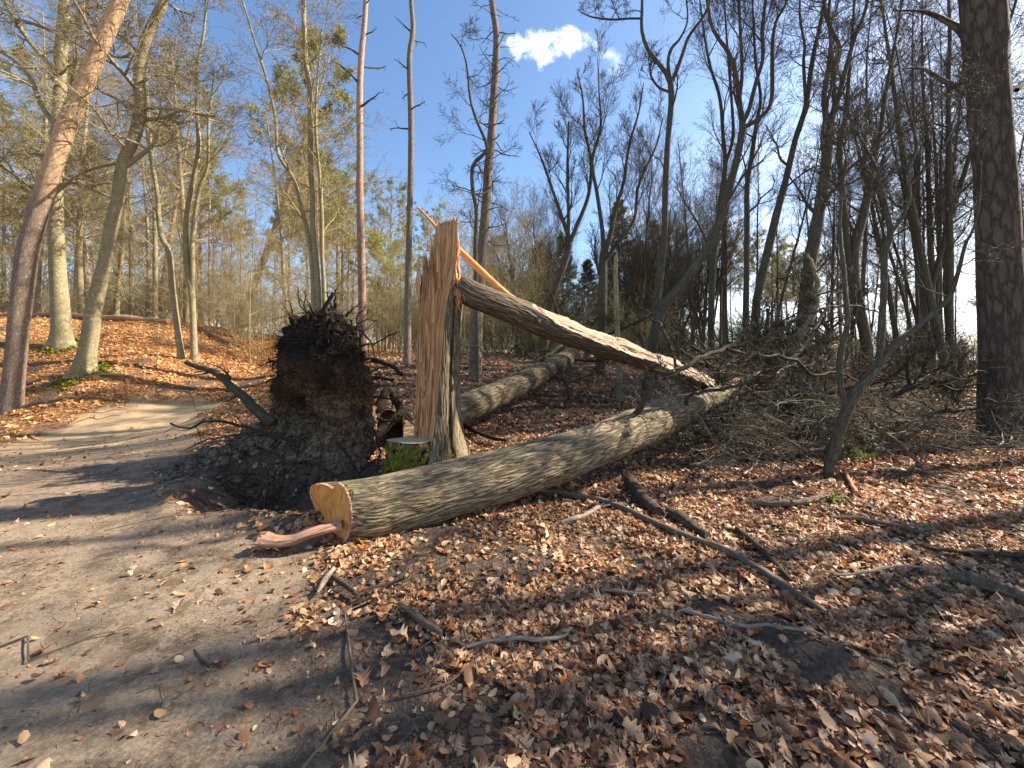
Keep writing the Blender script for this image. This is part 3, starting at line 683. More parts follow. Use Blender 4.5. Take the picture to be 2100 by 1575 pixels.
hand_tree('beech_tree', 'slender grey beech of several stems rising from one foot on the crest of the bank', 'tree', 15.6,
  [[(374,745,17),(366,690,15),(360,640,14),(353,583,14),(347,517,14),(333,490,13),(325,445,12),(323,400,10),(311,333,9),(303,283,7),(300,200,5),(292,80,3)],
   [(399,748,18),(397,683,15),(393,600,15),(384,550,15),(381,483,13),(383,440,12),(390,400,12),(401,345,11),(408,300,11),(404,233,9),(405,133,8),(418,67,6),(425,-40,4)],
   [(393,590,11),(395,560,11),(394,500,11),(398,465,11),(400,440,10),(410,383,9),(426,340,7),(428,250,6),(440,150,4)]],
  'beech', 'beech', nl=28, t0=.4, L=2.3, elev=.7, flare=.4, seed=12, S=14)
hand_tree('beech_tree', 'tall beech of three slim grey stems standing behind the upturned root plate', 'tree', 15.0,
  [[(656,700,13),(652,600,13),(647,525,13),(642,467,12),(641,400,12),(637,333,12),(637,267,12),(635,183,11),(628,133,11),(624,60,10),(622,0,10),(620,-120,8),(618,-280,4)],
   [(646,690,11),(641,560,10),(632,483,9),(620,433,9),(602,367,8),(572,320,8),(567,273,7),(563,233,7),(548,167,6),(522,83,5),(497,0,4)],
   [(668,695,10),(665,600,9),(661,525,8),(660,440,8),(656,367,7),(648,267,6),(650,180,5),(660,60,4)]],
  'beech', 'beech', nl=36, t0=.36, L=2.6, elev=.8, flare=.2, seed=15, S=14, twig='beech_far')
hand_tree('pine_tree', 'straight slim pine with rosy bark directly behind the root plate', 'tree', 14.6,
  [[(744,722,17),(743,650,17),(741,525,16),(738,400,15),(738,300,14),(738,180,13),(742,100,12),(748,40,11),(752,-60,10),(755,-260,6)]],
  'pine_far', 'dead', nl=16, t0=.5, L=1.0, elev=.3, flare=.2, seed=17, S=16, twig='oak_twig')
hand_tree('pine_tree', 'straight slim grey pine left of the splintered trunk', 'tree', 14.2,
  [[(835,728,17),(836,640,15),(838,525,13),(841,400,12),(843,270,12),(840,160,11),(840,110,11),(847,60,10),(843,0,9),(842,-100,8),(840,-260,5)]],
  'pine_grey', 'dead', nl=12, t0=.45, L=.8, elev=.25, flare=.25, seed=18, S=16, twig='oak_twig')
hand_tree('dead_conifer', 'tall conifer studded with short dead branch stubs behind the splintered trunk', 'tree', 13.0,
  [[(974,732,27),(978,650,25),(984,560,22),(990,500,21),(996,430,19),(1001,350,18),(1007,290,17),(1012,210,16),(1017,130,15),(1018,70,13),(1011,20,12),(1006,-30,10),(1000,-160,8)]],
  'pine_grey', 'dead', nl=64, t0=.3, L=.85, elev=.12, flare=.35, seed=19, S=20, twig='oak_twig', rf=.2, taper=.1)
hand_tree('oak_tree', 'thin crooked dark oak winding up beside the stub-covered conifer', 'tree', 12.4,
  [[(980,728,9),(978,640,9),(976,560,9),(975,500,9),(977,433,8),(970,395,8),(968,350,8),(976,330,8),(998,310,7),(996,290,7),(984,262,6),(975,240,6),(964,200,5),(957,133,4),(944,93,3),(925,70,2)]],
  'oak', 'oak', nl=14, t0=.4, L=1.5, elev=.4, flare=.2, seed=20, S=12, twig='oak_twig')
hand_tree('snag', 'short pale dead trunk with a broken top under the snapped stem', 'tree stump', 12.0,
  [[(1273,835,16),(1271,800,13),(1269,733,12),(1266,683,11),(1264,620,11),(1263,575,10),(1263,530,8),(1266,522,3)]],
  'beech_far', 'dead', nl=5, t0=.6, L=.5, elev=.2, flare=.7, seed=21, S=14)
# --- dark oaks right of the middle
hand_tree('oak_tree', 'dark oak forking high above the snapped stem near the white cloud', 'tree', 12.8,
  [[(1345,690,17),(1348,620,16),(1357,540,15),(1363,480,14),(1364,400,13),(1369,300,12),(1375,230,12),(1377,195,13),(1373,162,12),(1353,133,8),(1328,100,8),(1316,60,7),(1317,0,6),(1312,-80,4)],
   [(1375,170,10),(1387,147,9),(1400,110,8),(1414,73,7),(1443,33,6),(1456,0,5),(1470,-70,3)],[(1374,165,9),(1370,128,7),(1377,100,7),(1395,78,5),(1410,40,4),(1405,-20,3)]],
  'oak', 'oak', limbs=[[(1317,38,4),(1290,38,4),(1255,40,4),(1215,35,3),(1190,25,2)],[(1375,190,6),(1350,178,5),(1335,155,5),(1333,130,4)]], nl=14, t0=.5, L=1.3, elev=.6, flare=.2, seed=31, S=14, twig='oak_twig')
hand_tree('oak_tree', 'dark leaning oak that fans into many crooked ascending limbs, right of the snag', 'tree', 12.0,
  [[(1322,705,22),(1350,655,21),(1400,583,20),(1440,525,19),(1467,480,18),(1490,405,17),(1510,330,16),(1523,262,15),(1518,225,12),(1510,160,10),(1495,110,9),(1462,60,7),(1450,0,6),(1440,-90,4)],
   [(1523,250,12),(1535,228,10),(1550,170,9),(1564,120,8),(1563,60,8),(1570,0,6),(1575,-100,4)],
   [(1525,262,11),(1560,240,10),(1582,205,9),(1584,110,9),(1590,50,7),(1615,0,6),(1640,-80,4)],
   [(1515,210,9),(1522,150,8),(1519,80,7),(1515,0,6),(1512,-80,4)]],
  'oak', 'vase', nl=30, t0=.35, L=1.9, elev=.9, flare=.3, seed=32, S=16, twig='oak_twig')
hand_tree('oak_tree', 'straight dark oak behind the leaning oak, forking steeply upward', 'tree', 14.0,
  [[(1459,735,15),(1458,680,14),(1461,560,14),(1468,490,13),(1480,400,12),(1487,340,10),(1483,280,8),(1476,200,7),(1455,130,6),(1440,40,4),(1430,-60,3)],[(1487,340,8),(1503,280,7),(1500,200,6),(1492,100,5),(1485,0,3)]],
  'oak', 'vase', nl=18, t0=.45, L=2.0, elev=.9, flare=.2, seed=33, S=14, twig='oak_twig')
hand_tree('oak_tree', 'upright dark oak with straight slim trunk between two bending oaks', 'tree', 13.8,
  [[(1530,745,14),(1530,700,13),(1531,560,12),(1532,450,12),(1532,383,11),(1542,317,10),(1552,250,9),(1560,200,7),(1550,130,6),(1545,40,5),(1540,-60,3)]],
  'oak', 'oak', nl=14, t0=.4, L=1.9, elev=.7, flare=.2, seed=34, S=14, twig='oak_twig')
hand_tree('oak_tree', 'dark oak bowing to the right in a long curve toward the top', 'tree', 12.6,
  [[(1546,748,19),(1547,700,18),(1552,617,18),(1570,533,18),(1584,475,18),(1594,433,17),(1612,367,15),(1632,283,13),(1653,217,12),(1665,130,11),(1682,50,9),(1700,-40,7),(1715,-140,4)],
   [(1653,217,8),(1648,130,7),(1650,90,6),(1640,30,5),(1645,-60,4)]],
  'oak', 'oak', nl=18, t0=.4, L=2.0, elev=.7, flare=.2, seed=35, S=16, twig='oak_twig')
hand_tree('oak_tree', 'stout reddish brown oak trunk leaning slightly right with three rising limbs', 'tree', 11.0,
  [[(1648,740,38),(1647,700,34),(1650,640,32),(1658,560,30),(1668,500,28),(1682,420,26),(1694,340,24),(1700,260,25),(1706,240,17),(1722,190,12),(1735,140,11),(1752,80,9),(1775,20,8),(1790,-70,5)],
   [(1698,262,16),(1690,200,12),(1700,130,10),(1704,70,9),(1690,10,8),(1680,-80,5)],
   [(1700,260,12),(1712,215,11),(1708,160,10),(1722,100,9),(1700,40,8),(1710,-60,5)]],
  'oak', 'oak', nl=26, t0=.36, L=2.2, elev=.75, flare=.3, seed=36, S=20, twig='oak_twig')
hand_tree('oak_tree', 'heavy dark trunk behind the forked sapling, curving up to the right', 'tree', 11.6,
  [[(1785,755,30),(1778,715,26),(1766,650,26),(1752,583,26),(1750,533,25),(1756,490,24),(1768,450,22),(1783,383,17),(1792,330,15),(1805,270,12),(1818,180,9),(1835,90,7),(1850,0,6)],
   [(1745,560,15),(1737,500,14),(1728,400,14),(1722,300,12),(1735,230,10),(1742,140,8),(1750,40,6),(1755,-60,4)]],
  'oak', 'oak', nl=26, t0=.4, L=2.1, elev=.7, flare=.3, seed=37, S=18, twig='oak_twig')
hand_tree('oak_tree', 'low vase-shaped dark oak with many thin upright branches above the snapped stem', 'tree', 16.0,
  [[(1112,712,17),(1125,640,15),(1143,580,14),(1161,528,14),(1168,495,11),(1150,440,8),(1130,380,6),(1108,320,4),(1085,270,2)],
   [(1161,520,10),(1180,470,9),(1207,400,8),(1212,330,7),(1200,270,6),(1195,200,4),(1185,150,2)],
   [(1161,520,9),(1166,450,8),(1165,400,7),(1164,340,6),(1166,250,3)]],
  'oak', 'vase', nl=34, t0=.3, L=1.5, elev=1.0, flare=.2, seed=38, S=12, twig='oak_twig')
hand_tree('oak_tree', 'bushy dark oak with fanned crown behind the pale broken snag', 'tree', 15.5,
  [[(1232,700,22),(1236,590,19),(1238,520,16),(1250,490,12),(1262,430,9),(1280,370,7),(1290,300,6),(1310,230,4),(1320,170,2)],
   [(1238,520,11),(1235,470,9),(1225,400,8),(1215,330,7),(1232,260,6),(1228,180,3),(1226,120,2)],
   [(1238,540,9),(1265,500,8),(1300,450,7),(1310,380,6),(1345,300,4),(1360,240,2)]],
  'oak', 'vase', nl=36, t0=.3, L=1.6, elev=1.0, flare=.2, seed=39, S=12, twig='oak_twig')
def moss_foot(E, r, h, n=1500, sx=1.0):
    b = np.array(E.location); a = RNG.uniform(0, 2 * np.pi, n); hh = np.abs(RNG.normal(0, h * .5, n)); rr = r * (1 + .9 * np.exp(-hh / .10) * np.maximum(0, np.cos(5 * a)) + .35 * np.exp(-hh / .2)) * RNG.uniform(.85, 1.12, n)
    P = np.stack([b[0] + np.cos(a) * rr * sx, b[1] + np.sin(a) * rr, np.zeros(n)], -1); P[:, 2] = HH(P[:, 0], P[:, 1]) + hh * .6; T = P[:, None] + RNG.normal(0, .035, (n, 3, 3)); G = Geo(); G.add(T, None, np.arange(n * 3).reshape(-1, 3)); G.build('moss', M['moss'], E, smooth=False, loc=tuple(b))
for o_ in [o for o in COL.objects if o.get('label', '').startswith(('thick grey beech with mossy', 'grey beech with mossy'))]: moss_foot(o_, .42, .22)
# --- the thick pine at the right edge
hand_tree('pine_tree', 'massive dark pine with thick plated bark at the right edge', 'tree', 7.7,
  [[(2070,925,150),(2066,880,135),(2062,800,122),(2058,700,112),(2052,600,104),(2048,520,100),(2043,400,96),(2034,290,94),(2027,200,95),(2021,100,100),(2015,0,102),(2008,-120,96),(2000,-300,84),(1995,-500,66),(1992,-700,45)]],
  'pine_dark', 'pine', limbs=[[(1992,100,22),(1968,62,19),(1935,40,14),(1900,25,10),(1870,22,6),(1830,22,3)],[(1985,192,17),(1958,178,14),(1925,160,12),(1900,144,9),(1878,139,6),(1850,141,3)],[(2085,185,14),(2110,160,12),(2140,120,9)]],
  nl=12, t0=.86, L=3.2, elev=.2, flare=.15, needles=(6, .2, .02, 'needle'), seed=41, S=64, wob=.03, kids=False, twig='pine_dark', rf=.3)
# --- the forked sapling in front on the right
hand_tree('sapling', 'mossy dark young tree forking low, standing in front of the fallen crown', 'tree', 5.3,
  [[(1696,1000,23.4),(1700,960,22.62),(1711,925,25.74),(1727,867,26.52),(1750,812,28.08),(1783,773,24.18),(1830,710,17.94),(1873,677,14.82),(1917,640,13.26),(1950,603,11.7),(1967,550,10.14),(1980,500,8.58),(1997,467,6.24),(2010,400,4.68),(2012,330,3.12)],
   [(1734,830,15.6),(1724,790,14.04),(1722,737,14.04),(1738,663,13.26),(1733,600,11.7),(1730,550,10.14),(1722,467,8.58),(1728,380,6.24),(1735,330,4.68),(1722,260,3.12)],
   [(1796,765,17.16),(1805,720,16.38),(1808,683,15.6),(1813,583,15.6),(1814,517,17.16),(1826,483,14.82),(1815,417,10.92),(1806,380,9.36),(1796,343,7.8),(1765,285,6.24),(1745,250,4.68),(1738,190,3.12)],
   [(1826,480,10.14),(1850,445,9.36),(1865,400,9.36),(1862,350,7.8),(1880,300,7.02),(1865,230,6.24),(1850,170,4.68),(1835,90,3.12),(1815,20,2.34)],
   [(1866,380,5.46),(1900,345,4.68),(1940,295,3.9),(1958,240,3.12),(1970,205,1.56)]],
  'oak', 'oak', nl=22, t0=.55, L=.8, elev=.5, flare=.15, seed=43, S=20, twig='oak_twig', wob=.07)
# ------------------------------------------------------------------ logs
def bark_disp(amp, su=17.0, sv=1.7):
    def f(a, L, r, bc):
        x, y = np.cos(a) * r, np.sin(a) * r
        wob = .25 * perlin(x * 5, y * 5, L * 2.2)
        n1 = perlin((x + wob * .12) * su, (y + wob * .12) * su, L * sv * 2 + 3)
        n2 = perlin((x + wob * .1) * su * 2.1, (y - wob * .1) * su * 2.1, L * sv * 5 + 8)
        return amp * (np.minimum(np.abs(n1) * 3.4, 1) - .6) + amp * .6 * n2
    return f
def bumps(a, L, r): return .034 * fbm(np.cos(a) * r * 1.6, np.sin(a) * r * 1.6, L * .9, 3)
def mat_log(name, moss_amt=.0):
    n = NT(name); v = n.attr('bc'); hgt = n.attr('hgt', 'Fac')
    fine = n.noise(n.mapping(v, (1, 1, .3)), 70, 6, .7)
    h = n.math('ADD', n.math('MULTIPLY', hgt, .75), n.math('MULTIPLY', fine, .35))
    col = n.ramp(h, [(.30, (.035,.024,.014)), (.52, (.15,.11,.065)), (.76, (.31,.245,.15)), (1.0, (.42,.345,.215))])
    col = n.mix(n.mr(n.noise(v, 2.2, 5, .65), .42, .68, 0, .5), col, (.15,.125,.07))
    geo = n.t.nodes.new('ShaderNodeNewGeometry'); sp = n.t.nodes.new('ShaderNodeSeparateXYZ'); n.set(sp.inputs[0], geo.outputs['Normal'])
    col = n.mix(n.math('MULTIPLY', n.mr(n.noise(v, 1.3, 4, .6), .5, .72), .22), col, (.17,.19,.06))
    col = n.mix(n.mr(n.noise(v, 45, 2, .5), .70, .74, 0, .8), col, (.03,.022,.015))
    ck = n.math('ABSOLUTE', n.math('SUBTRACT', n.noise(n.mapping(v, (1, 1, .16)), 42, 5, .6, .8), .5))
    col = n.mix(n.mr(ck, .0, .035, .85, 0), col, (.035,.025,.015)); fine = n.math('ADD', fine, n.mr(ck, 0, .05, 0, .6))
    return n.done(col, n.bump(fine, .5, .008), .92)
M['log'] = mat_log('furrowed_log_bark')
def log_mesh(P, rad, S, n, amp, su=17., sv=1.7, seed=0., extra=None):
    Q = smooth_path(np.hstack([np.array(P), np.array(rad)[:, None]]), n); fd = bark_disp(amp, su, sv); store = {}
    def disp(a, L, r, bc):
        x = fd(a, L + seed, r, bc)
        store['h'] = np.clip(.62 + (x / amp) * .55, 0, 1)
        x = x + bumps(a, L, r)
        return x
    V, bc = thick_tube(Q[:, :3], Q[:, 3], S, disp, seed)
    return V, bc, store['h'], Q

# --- the sawn log across the middle
def px_pts(L): return [wpt(*q[:3]) for q in L]
LOGC = [(688,1050,3.62,.240),(760,1042,3.72,.250),(880,1014,3.95,.256),(1000,983,4.22,.259),(1075,960,4.40,.258),(1150,938,4.65,.256),(1233,908,5.05,.250),(1300,881,5.5,.255),(1362,855,6.0,.262),(1410,834,6.5,.205),(1465,813,7.2,.160),(1530,790,8.2,.13),(1600,770,9.4,.09)]
P = px_pts(LOGC); rad = [q[3] * k_ for q, k_ in zip(LOGC, [1.14, 1.12, 1.09, 1.07, 1.06] + [1.04] * 8)]
LOG = empty('sawn_log', (P[0][0], P[0][1], H1(P[0][0], P[0][1]))); lb = tuple(LOG.location)
tag(LOG, 'long grey furrowed log lying across the middle with a fresh orange sawn end', 'log')
V, bc, hg, LQ = log_mesh(P, rad, 400, 1000, .0060, 40, 2.2)
ax = np.array(P[0]) - np.array(P[1]); ax /= np.linalg.norm(ax)
# oblique saw cut: the near end slides along the axis with height, and a notch splits the two lobes
cen = V[0].mean(0)
T0, N0, B0 = frames(LQ[:, :3])
t = np.arange(400) * 2 * np.pi / 400
def near_slide(Vr, k):      # pull the first rings along the axis so that the face is a slanted plane
    rel = Vr - LQ[k, :3]; up = rel[:, 2]; side = rel @ np.cross(ax, [0, 0, 1.0])
    return (-.10 * up + .55 * side + .13 * sstep(.06, .16, side) * sstep(-.15, .2, up))
K = 60
for k in range(K):
    w = (1 - k / K) ** 1.5
    V[k] += ax[None] * (near_slide(V[k], k) * w)[:, None]
sidev = np.cross(ax, [0, 0, 1.0]); sidev /= np.linalg.norm(sidev)
# notch on the top left of the end
for k in range(26):
    rel = V[k] - LQ[k, :3]; s = rel @ sidev; u = rel[:, 2]
    g = np.exp(-((s * (1 if True else 1) - .07) / .03) ** 2) * (u > 0) * (1 - k / 26) * .06
    V[k][:, 2] -= g
me = mesh_np('trunk', V.reshape(-1, 3) - np.array(lb), ring_quads(1000, 400), None, {'bc': bc.reshape(-1, 3), 'hgt': hg.ravel()}, True, [M['log']])
link('trunk', me, LOG)
# sawn face as a fine fan of rings inside the first ring
G = Geo(); c0 = V[0].mean(0); ringsV = []; 
for i, f in enumerate(np.linspace(1, 0.02, 16)):
    rr = c0 + (V[0] - c0) * f; rr = rr + ax * (.004 + .010 * (1 - f) + (.006 * perlin(rr[:, 2] * 14, (rr @ sidev) * 5, 3.0))[:, None] * (f < .98)); ringsV.append(rr)
RV = np.array(ringsV); s_ = RV @ sidev; groove = np.exp(-((s_ - c0 @ sidev - .07 + .02 * np.sin(RV[..., 2] * 9)) / .012) ** 2) * .03
RV = RV - ax * groove[..., None]
bcf = np.stack([RV @ sidev * 1.0, np.zeros(RV.shape[:2]), RV[..., 2]], -1)
G.add(RV, ring_quads(16, 400)[:, ::-1], None, bcf); G.build('sawn_end', M['cut'], LOG, loc=lb)
# torn rim of bark round the sawn face
G = Geo(); jag = .012 + .012 * np.abs(perlin(t * 9, 2.0, 1.0)) * 2
r0 = V[1]; r1 = V[0] + ax * jag[:, None]; r2 = c0 + (V[0] - c0) * .93 + ax * jag[:, None] * .8; r3 = c0 + (V[0] - c0) * .92 - ax * .01
G.add(np.array([r0 + (V[1] - c0) * .004, r1, r2, r3]), ring_quads(4, 400), None, None); G.build('bark_rim', M['fresh'], LOG, loc=lb)
# moss patch near the end, a shell slightly proud of the bark
def shell(V, k0, k1, j0, j1, off, name, mat, parent, loc, keep, seed=0):
    sub = V[k0:k1, j0:j1]; c = LQ[k0:k1, :3][:, None]; d = sub - c; d /= np.linalg.norm(d, axis=2, keepdims=True)
    hgt = off * (.4 + fbm(sub[..., 0] * 30 + seed, sub[..., 1] * 30, sub[..., 2] * 30, 3)); S2 = sub + d * hgt[..., None]
    q = ring_quads(k1 - k0, j1 - j0, 0, False); ctr = S2.reshape(-1, 3)[q].mean(1); m_ = keep(ctr)
    G = Geo(); G.add(S2, q[m_]); G.build(name, mat, parent, loc=loc)
def topside(c):
    s = (c - c0) @ (-ax); u = c[:, 2] - c0[2]
    return ((s - .10) / .11) ** 2 + ((u - .17) / .13) ** 2 + .9 * fbm(c[:, 0] * 14, c[:, 1] * 14, c[:, 2] * 14, 3) < .55
ang = np.arctan2((V[0] - c0)[:, 2], (V[0] - c0) @ sidev)
shell(V, 2, 70, 0, 400, .012, 'moss_patch', M['moss_dark'], LOG, lb, lambda c: topside(c) & (((c - c0) @ sidev) * np.sign((np.array([0, 0, 0.]) - c0) @ sidev) > -.03))
# stubs and knots along the log
for (k_, zz, L_, r_) in ((330, .10, .07, .030), (520, .16, .05, .024), (700, .02, .10, .035), (845, .15, .12, .03)):
    rel = V[k_] - LQ[k_, :3]; j_ = int(np.argmin(np.abs(rel[:, 2] - zz) + 10 * ((rel @ sidev) > 0))); p_ = V[k_, j_]; d_ = rel[j_] / np.linalg.norm(rel[j_]) + np.array([.25, 0, .1])
    G = Geo(); tt = np.array([-.04, -.01, .01, L_ * .6, L_]); G.tubes([(p_ + d_ * tt[:, None], np.array([r_ * 2.0, r_ * 1.6, r_ * 1.15, r_, r_ * .8]))], 14); Vt = G.V[0].reshape(5, 14, 3)[-1]; G.add(np.vstack([Vt, Vt.mean(0) - d_ * .01]), None, [(i, (i + 1) % 14, 14) for i in range(14)])
    G.build('branch_stub', M['stick'], LOG, loc=lb)
# live branches leaving the log
def branch_part(pts, parent, base, mat='stick_dark', sp='oak', n=7, L=.8, seed=1, name='branch', S=9, elev=.3, rf=.55, t0=.2):
    P = np.array([wpt(a, b, d) for a, b, d, w in pts]); rr = np.array([w * .5 * d / F for a, b, d, w in pts]); Q = smooth_path(np.hstack([P, rr[:, None]]), 26); rg = random.Random(seed)
    Q[1:-1, :3] += RNG.normal(0, .012, (24, 3)); G = Geo(); G.tubes([(Q[:, :3], np.maximum(Q[:, 3], .004))], S)
    if n: crown_geo(trunk_limbs(Q[:, :3], Q[:, 3], n, t0, L, elev, rg, None, .3, rf), SP[sp], rg, G, None, (6, 4, 3, 3))
    return G.build(name, M[mat], parent, loc=base)
branch_part([(1302,850,5.4,13),(1335,800,5.3,11),(1385,762,5.4,10),(1435,735,5.6,9),(1490,714,5.9,9),(1540,700,6.2,8),(1595,680,6.5,7)], LOG, lb, n=5, L=.7, seed=3)
branch_part([(1490,714,5.9,7),(1560,731,6.0,7),(1628,737,6.1,7),(1665,768,6.2,6),(1720,765,6.3,5),(1770,785,6.5,4)], LOG, lb, n=5, L=.6, seed=4)
branch_part([(1595,680,6.5,7),(1640,652,6.8,6),(1700,632,7.2,5),(1760,628,7.6,4),(1800,640,7.8,3)], LOG, lb, n=4, L=.7, seed=5)
branch_part([(1408,830,6.0,9),(1415,810,5.9,8),(1450,802,6.0,7),(1500,795,6.2,6),(1550,775,6.4,5),(1590,735,6.7,3)], LOG, lb, n=4, L=.5, seed=6)
branch_part([(1387,760,5.4,6),(1378,715,5.4,6),(1362,685,5.5,6),(1352,665,5.6,5),(1330,650,5.8,4)], LOG, lb, n=3, L=.4, seed=7)
branch_part([(1495,790,7.6,10),(1560,770,8.2,9),(1640,720,9.0,8),(1690,640,9.8,6),(1720,560,10.4,4)], LOG, lb, n=8, L=.9, seed=8)

# --- slab of peeled wood under the sawn end
def slab():
    P = [wpt(540,1108,3.34), wpt(590,1110,3.32), wpt(640,1092,3.36), wpt(700,1076,3.46)]; b = P[0]; E = empty('wood_slab', (b[0], b[1], H1(b[0], b[1])))
    tag(E, 'curved pinkish slab of peeled wood poking out left from under the sawn log end', 'wood')
    S = 48; Q = smooth_path(np.array(P), 60)
    def disp(a, L, r, bc): return -r * .35 * np.abs(np.sin(a)) + .012 * fbm(np.cos(a) * 3, np.sin(a) * 3, L * 2, 4) + (.02 * perlin(a * 4, 1.0, 2.0)) * (L < .06)
    w = .060 + .035 * np.exp(-np.linspace(0, 1, 60) * 7)
    V, bc = thick_tube(Q, w, S, disp, 2.0); G = Geo(); G.add(V, ring_quads(60, S), None, bc)
    c = V[0].mean(0); G.add(np.vstack([V[0], c]), None, [(i, S, (i + 1) % S) for i in range(S)])
    G.build('slab', M['peeled'], E, loc=tuple(E.location))
    G = Geo(); ps = []
    for i in range(26):
        p = V[0][RNG.integers(0, S)]; d = (Q[0] - Q[4]); d /= np.linalg.norm(d); d = d * RNG.uniform(.02, .06) + RNG.normal(0, .008, 3)
        ps.append((np.array([p - d * .5, p + d * .5, p + d]), np.array([.005, .004, .001])))
    G.tubes(ps, 4); G.build('torn_fibres', M['peeled'], E, loc=tuple(E.location))
slab()

# ------------------------------------------------------------------ the splintered standing trunk
D0 = 5.75
BT0 = wpt(905, 950, D0); bz = H1(BT0[0], BT0[1]) - .05
BT = empty('broken_tree', (BT0[0], BT0[1], bz)); bb = tuple(BT.location)
tag(BT, 'standing trunk split lengthwise to orange wood, its snapped stem slanting down to the right', 'tree')
def zrow(py, d=D0): return EYE - (py - HZ) * d / F
def xcol(px, d=D0): return (px - 1050) * d / F
def splinter_trunk():
    NZ = 170; NW, NB = 220, 150
    zb, zt = bz - .1, zrow(460)
    # outline in plan for t: first the split face from A (left rear) to B (front), then bark from B round the right to A
    u = np.linspace(0, 1, NZ)
    s = np.linspace(0, 1, NW); b = np.linspace(0, 1, NB + 2)[1:-1]
    # jagged top heights along the face
    def face_top(px):
        base = np.interp(px, [845,852,856,862,870,880,890,897,905,925,940,948], [640,565,545,560,555,530,495,470,462,460,462,465])
        return base
    Vw = np.zeros((NZ, NW, 3)); Vb = np.zeros((NZ, NB, 3)); bw = np.zeros_like(Vw); bbk = np.zeros_like(Vb)
    pxA = lambda py: np.interp(py, [455,560,620,700,800,870,905,960], [856,857,853,850,848,845,843,843])
    pxB = lambda py: np.interp(py, [455,540,600,650,700,800,860,905,935,960], [946,940,927,918,914,906,900,893,886,884])
    pxC = lambda py: np.interp(py, [455,540,575,600,650,750,800,860,900,930,960], [948,942,946,947,941,938,938,941,948,957,962])
    facecol = s
    pj = lambda q, o: perlin(q * 9.0 + o, o * 1.7, 0) 
    # column dependent top
    px_top = 893 + (946 - 893) * s
    topy_s = np.interp(s, [0,.03,.07,.14,.22,.30,.36,.40,.44,.60,.80,.95,.98,1.0], [620,565,545,560,556,545,520,485,464,463,461,460,464,500])
    jag = 52 * np.abs(perlin(s * 30, 4.0, 0)) + 12 * np.abs(perlin(s * 80, 7.0, 0)) - 8
    topy = topy_s + jag; topz_f = zrow(topy)
    topb = np.interp(b, [0,.1,.3,.45,.6,.8,1.0], [500,580,600,585,560,545,560]) + 26 * np.abs(perlin(b * 30, 2.0, 5.0)); topz_b = zrow(topb)
    for k in range(NZ):
        uu = u[k]
        zf = zb + (topz_f - zb) * uu; zk = zb + (topz_b - zb) * uu
        pyf = HZ + (EYE - zf) * F / D0; pyk = HZ + (EYE - zk) * F / D0
        A = xcol(pxA(pyf)); B = xcol(pxB(pyf)); w = B - A
        x = A + w * s
        # plank-like steps: several slats each at its own depth, changing slowly with height
        g = 0
        for j, (fr, am) in enumerate(((4, .060), (10, .034), (26, .014), (70, .005))):
            q = s * fr + .15 * perlin(zf * .8, j * 3.0, 1.0); cell = np.floor(q); fr_ = q - cell
            lvl = perlin(cell * .73 + 11 * j, zf * (.10 + .07 * j) + cell * 1.9, j * 2.0) * 2
            nxt = perlin((cell + 1) * .73 + 11 * j, zf * (.10 + .07 * j) + (cell + 1) * 1.9, j * 2.0) * 2
            g = g + am * (lvl + (nxt - lvl) * sstep(.88, 1.0, fr_))
        y = D0 + .10 - .34 * s ** 1.0 + g + .10 * (uu > 2) 
        y = y + (1 - s) * .02
        Vw[k] = np.stack([x, y, zf], -1); bw[k] = np.stack([s * .7, g * 4, zf], -1)
        A2 = xcol(pxA(pyk)); B2 = xcol(pxB(pyk)); C2 = xcol(pxC(pyk))
        # bark arc: from B (front) bulging to C and round the back to A
        yB = D0 - .24; yA = D0 + .10
        ang = b * np.pi * 1.0
        cx = (A2 + C2) / 2; 
        fx = np.where(b < .5, B2 + (C2 - B2) * np.sin(b * np.pi), A2 + (C2 - A2) * np.sin(b * np.pi) ** .8)
        fy = yB + (yA + .36 - yB) * (1 - np.cos(np.minimum(b / .78, 1) * np.pi)) / 2 - .36 * sstep(.78, 1, b)
        hh = zk - bz; fl = np.exp(-np.maximum(hh, 0) / .22) * .10
        fur = perlin(fx * 30 + .3 * np.sin(zk * 5), fy * 30, zk * 3.0); fur2 = perlin(fx * 60, fy * 60, zk * 7); lob = np.cos(b * 17) * .5 + .5
        dd = .011 * (np.minimum(np.abs(fur) * 3.3, 1) - .6) + .005 * fur2 - .035 * np.exp(-((b - .22) / .022) ** 2) + fl * lob * .8
        nx = fx - cx; ny = fy - (D0 + .05); ln = np.hypot(nx, ny) + 1e-6
        Vb[k] = np.stack([fx + nx / ln * dd, fy + ny / ln * dd, zk], -1); bbk[k] = np.stack([fx, fy, zk], -1)
        if k == 0: pass
        hgt_k = np.clip(.55 + dd / .011 * .4 - fl * 6, 0, 1)
        if k == 0: hs_ = []
        hs_.append(hgt_k)
    G = Geo(); G.add(Vw, ring_quads(NZ, NW, 0, False), None, bw)
    # broken wood between the face edge and the bark edge at the top, sloping down from the face
    top = np.concatenate([Vw[-1], Vb[-1]]); inner = Vw[-1][NW // 2:].mean(0) * .3 + top.mean(0) * .7; inner[2] = Vb[-1][:, 2].mean() - .05
    n = len(top); G.add(np.vstack([top, inner]), None, [(i, (i + 1) % n, n) for i in range(n)], np.vstack([top, inner]))
    # rear skin of the tall face part so that the spire has thickness
    back = Vw.copy(); back[..., 1] += .07 + .03 * np.sin(s * np.pi); back[:, 0] = Vw[:, 0]; back[:, -1] = Vw[:, -1]; back[-1] = Vw[-1]
    G.add(back, ring_quads(NZ, NW, 0, False)[:, ::-1], None, bw + 3)
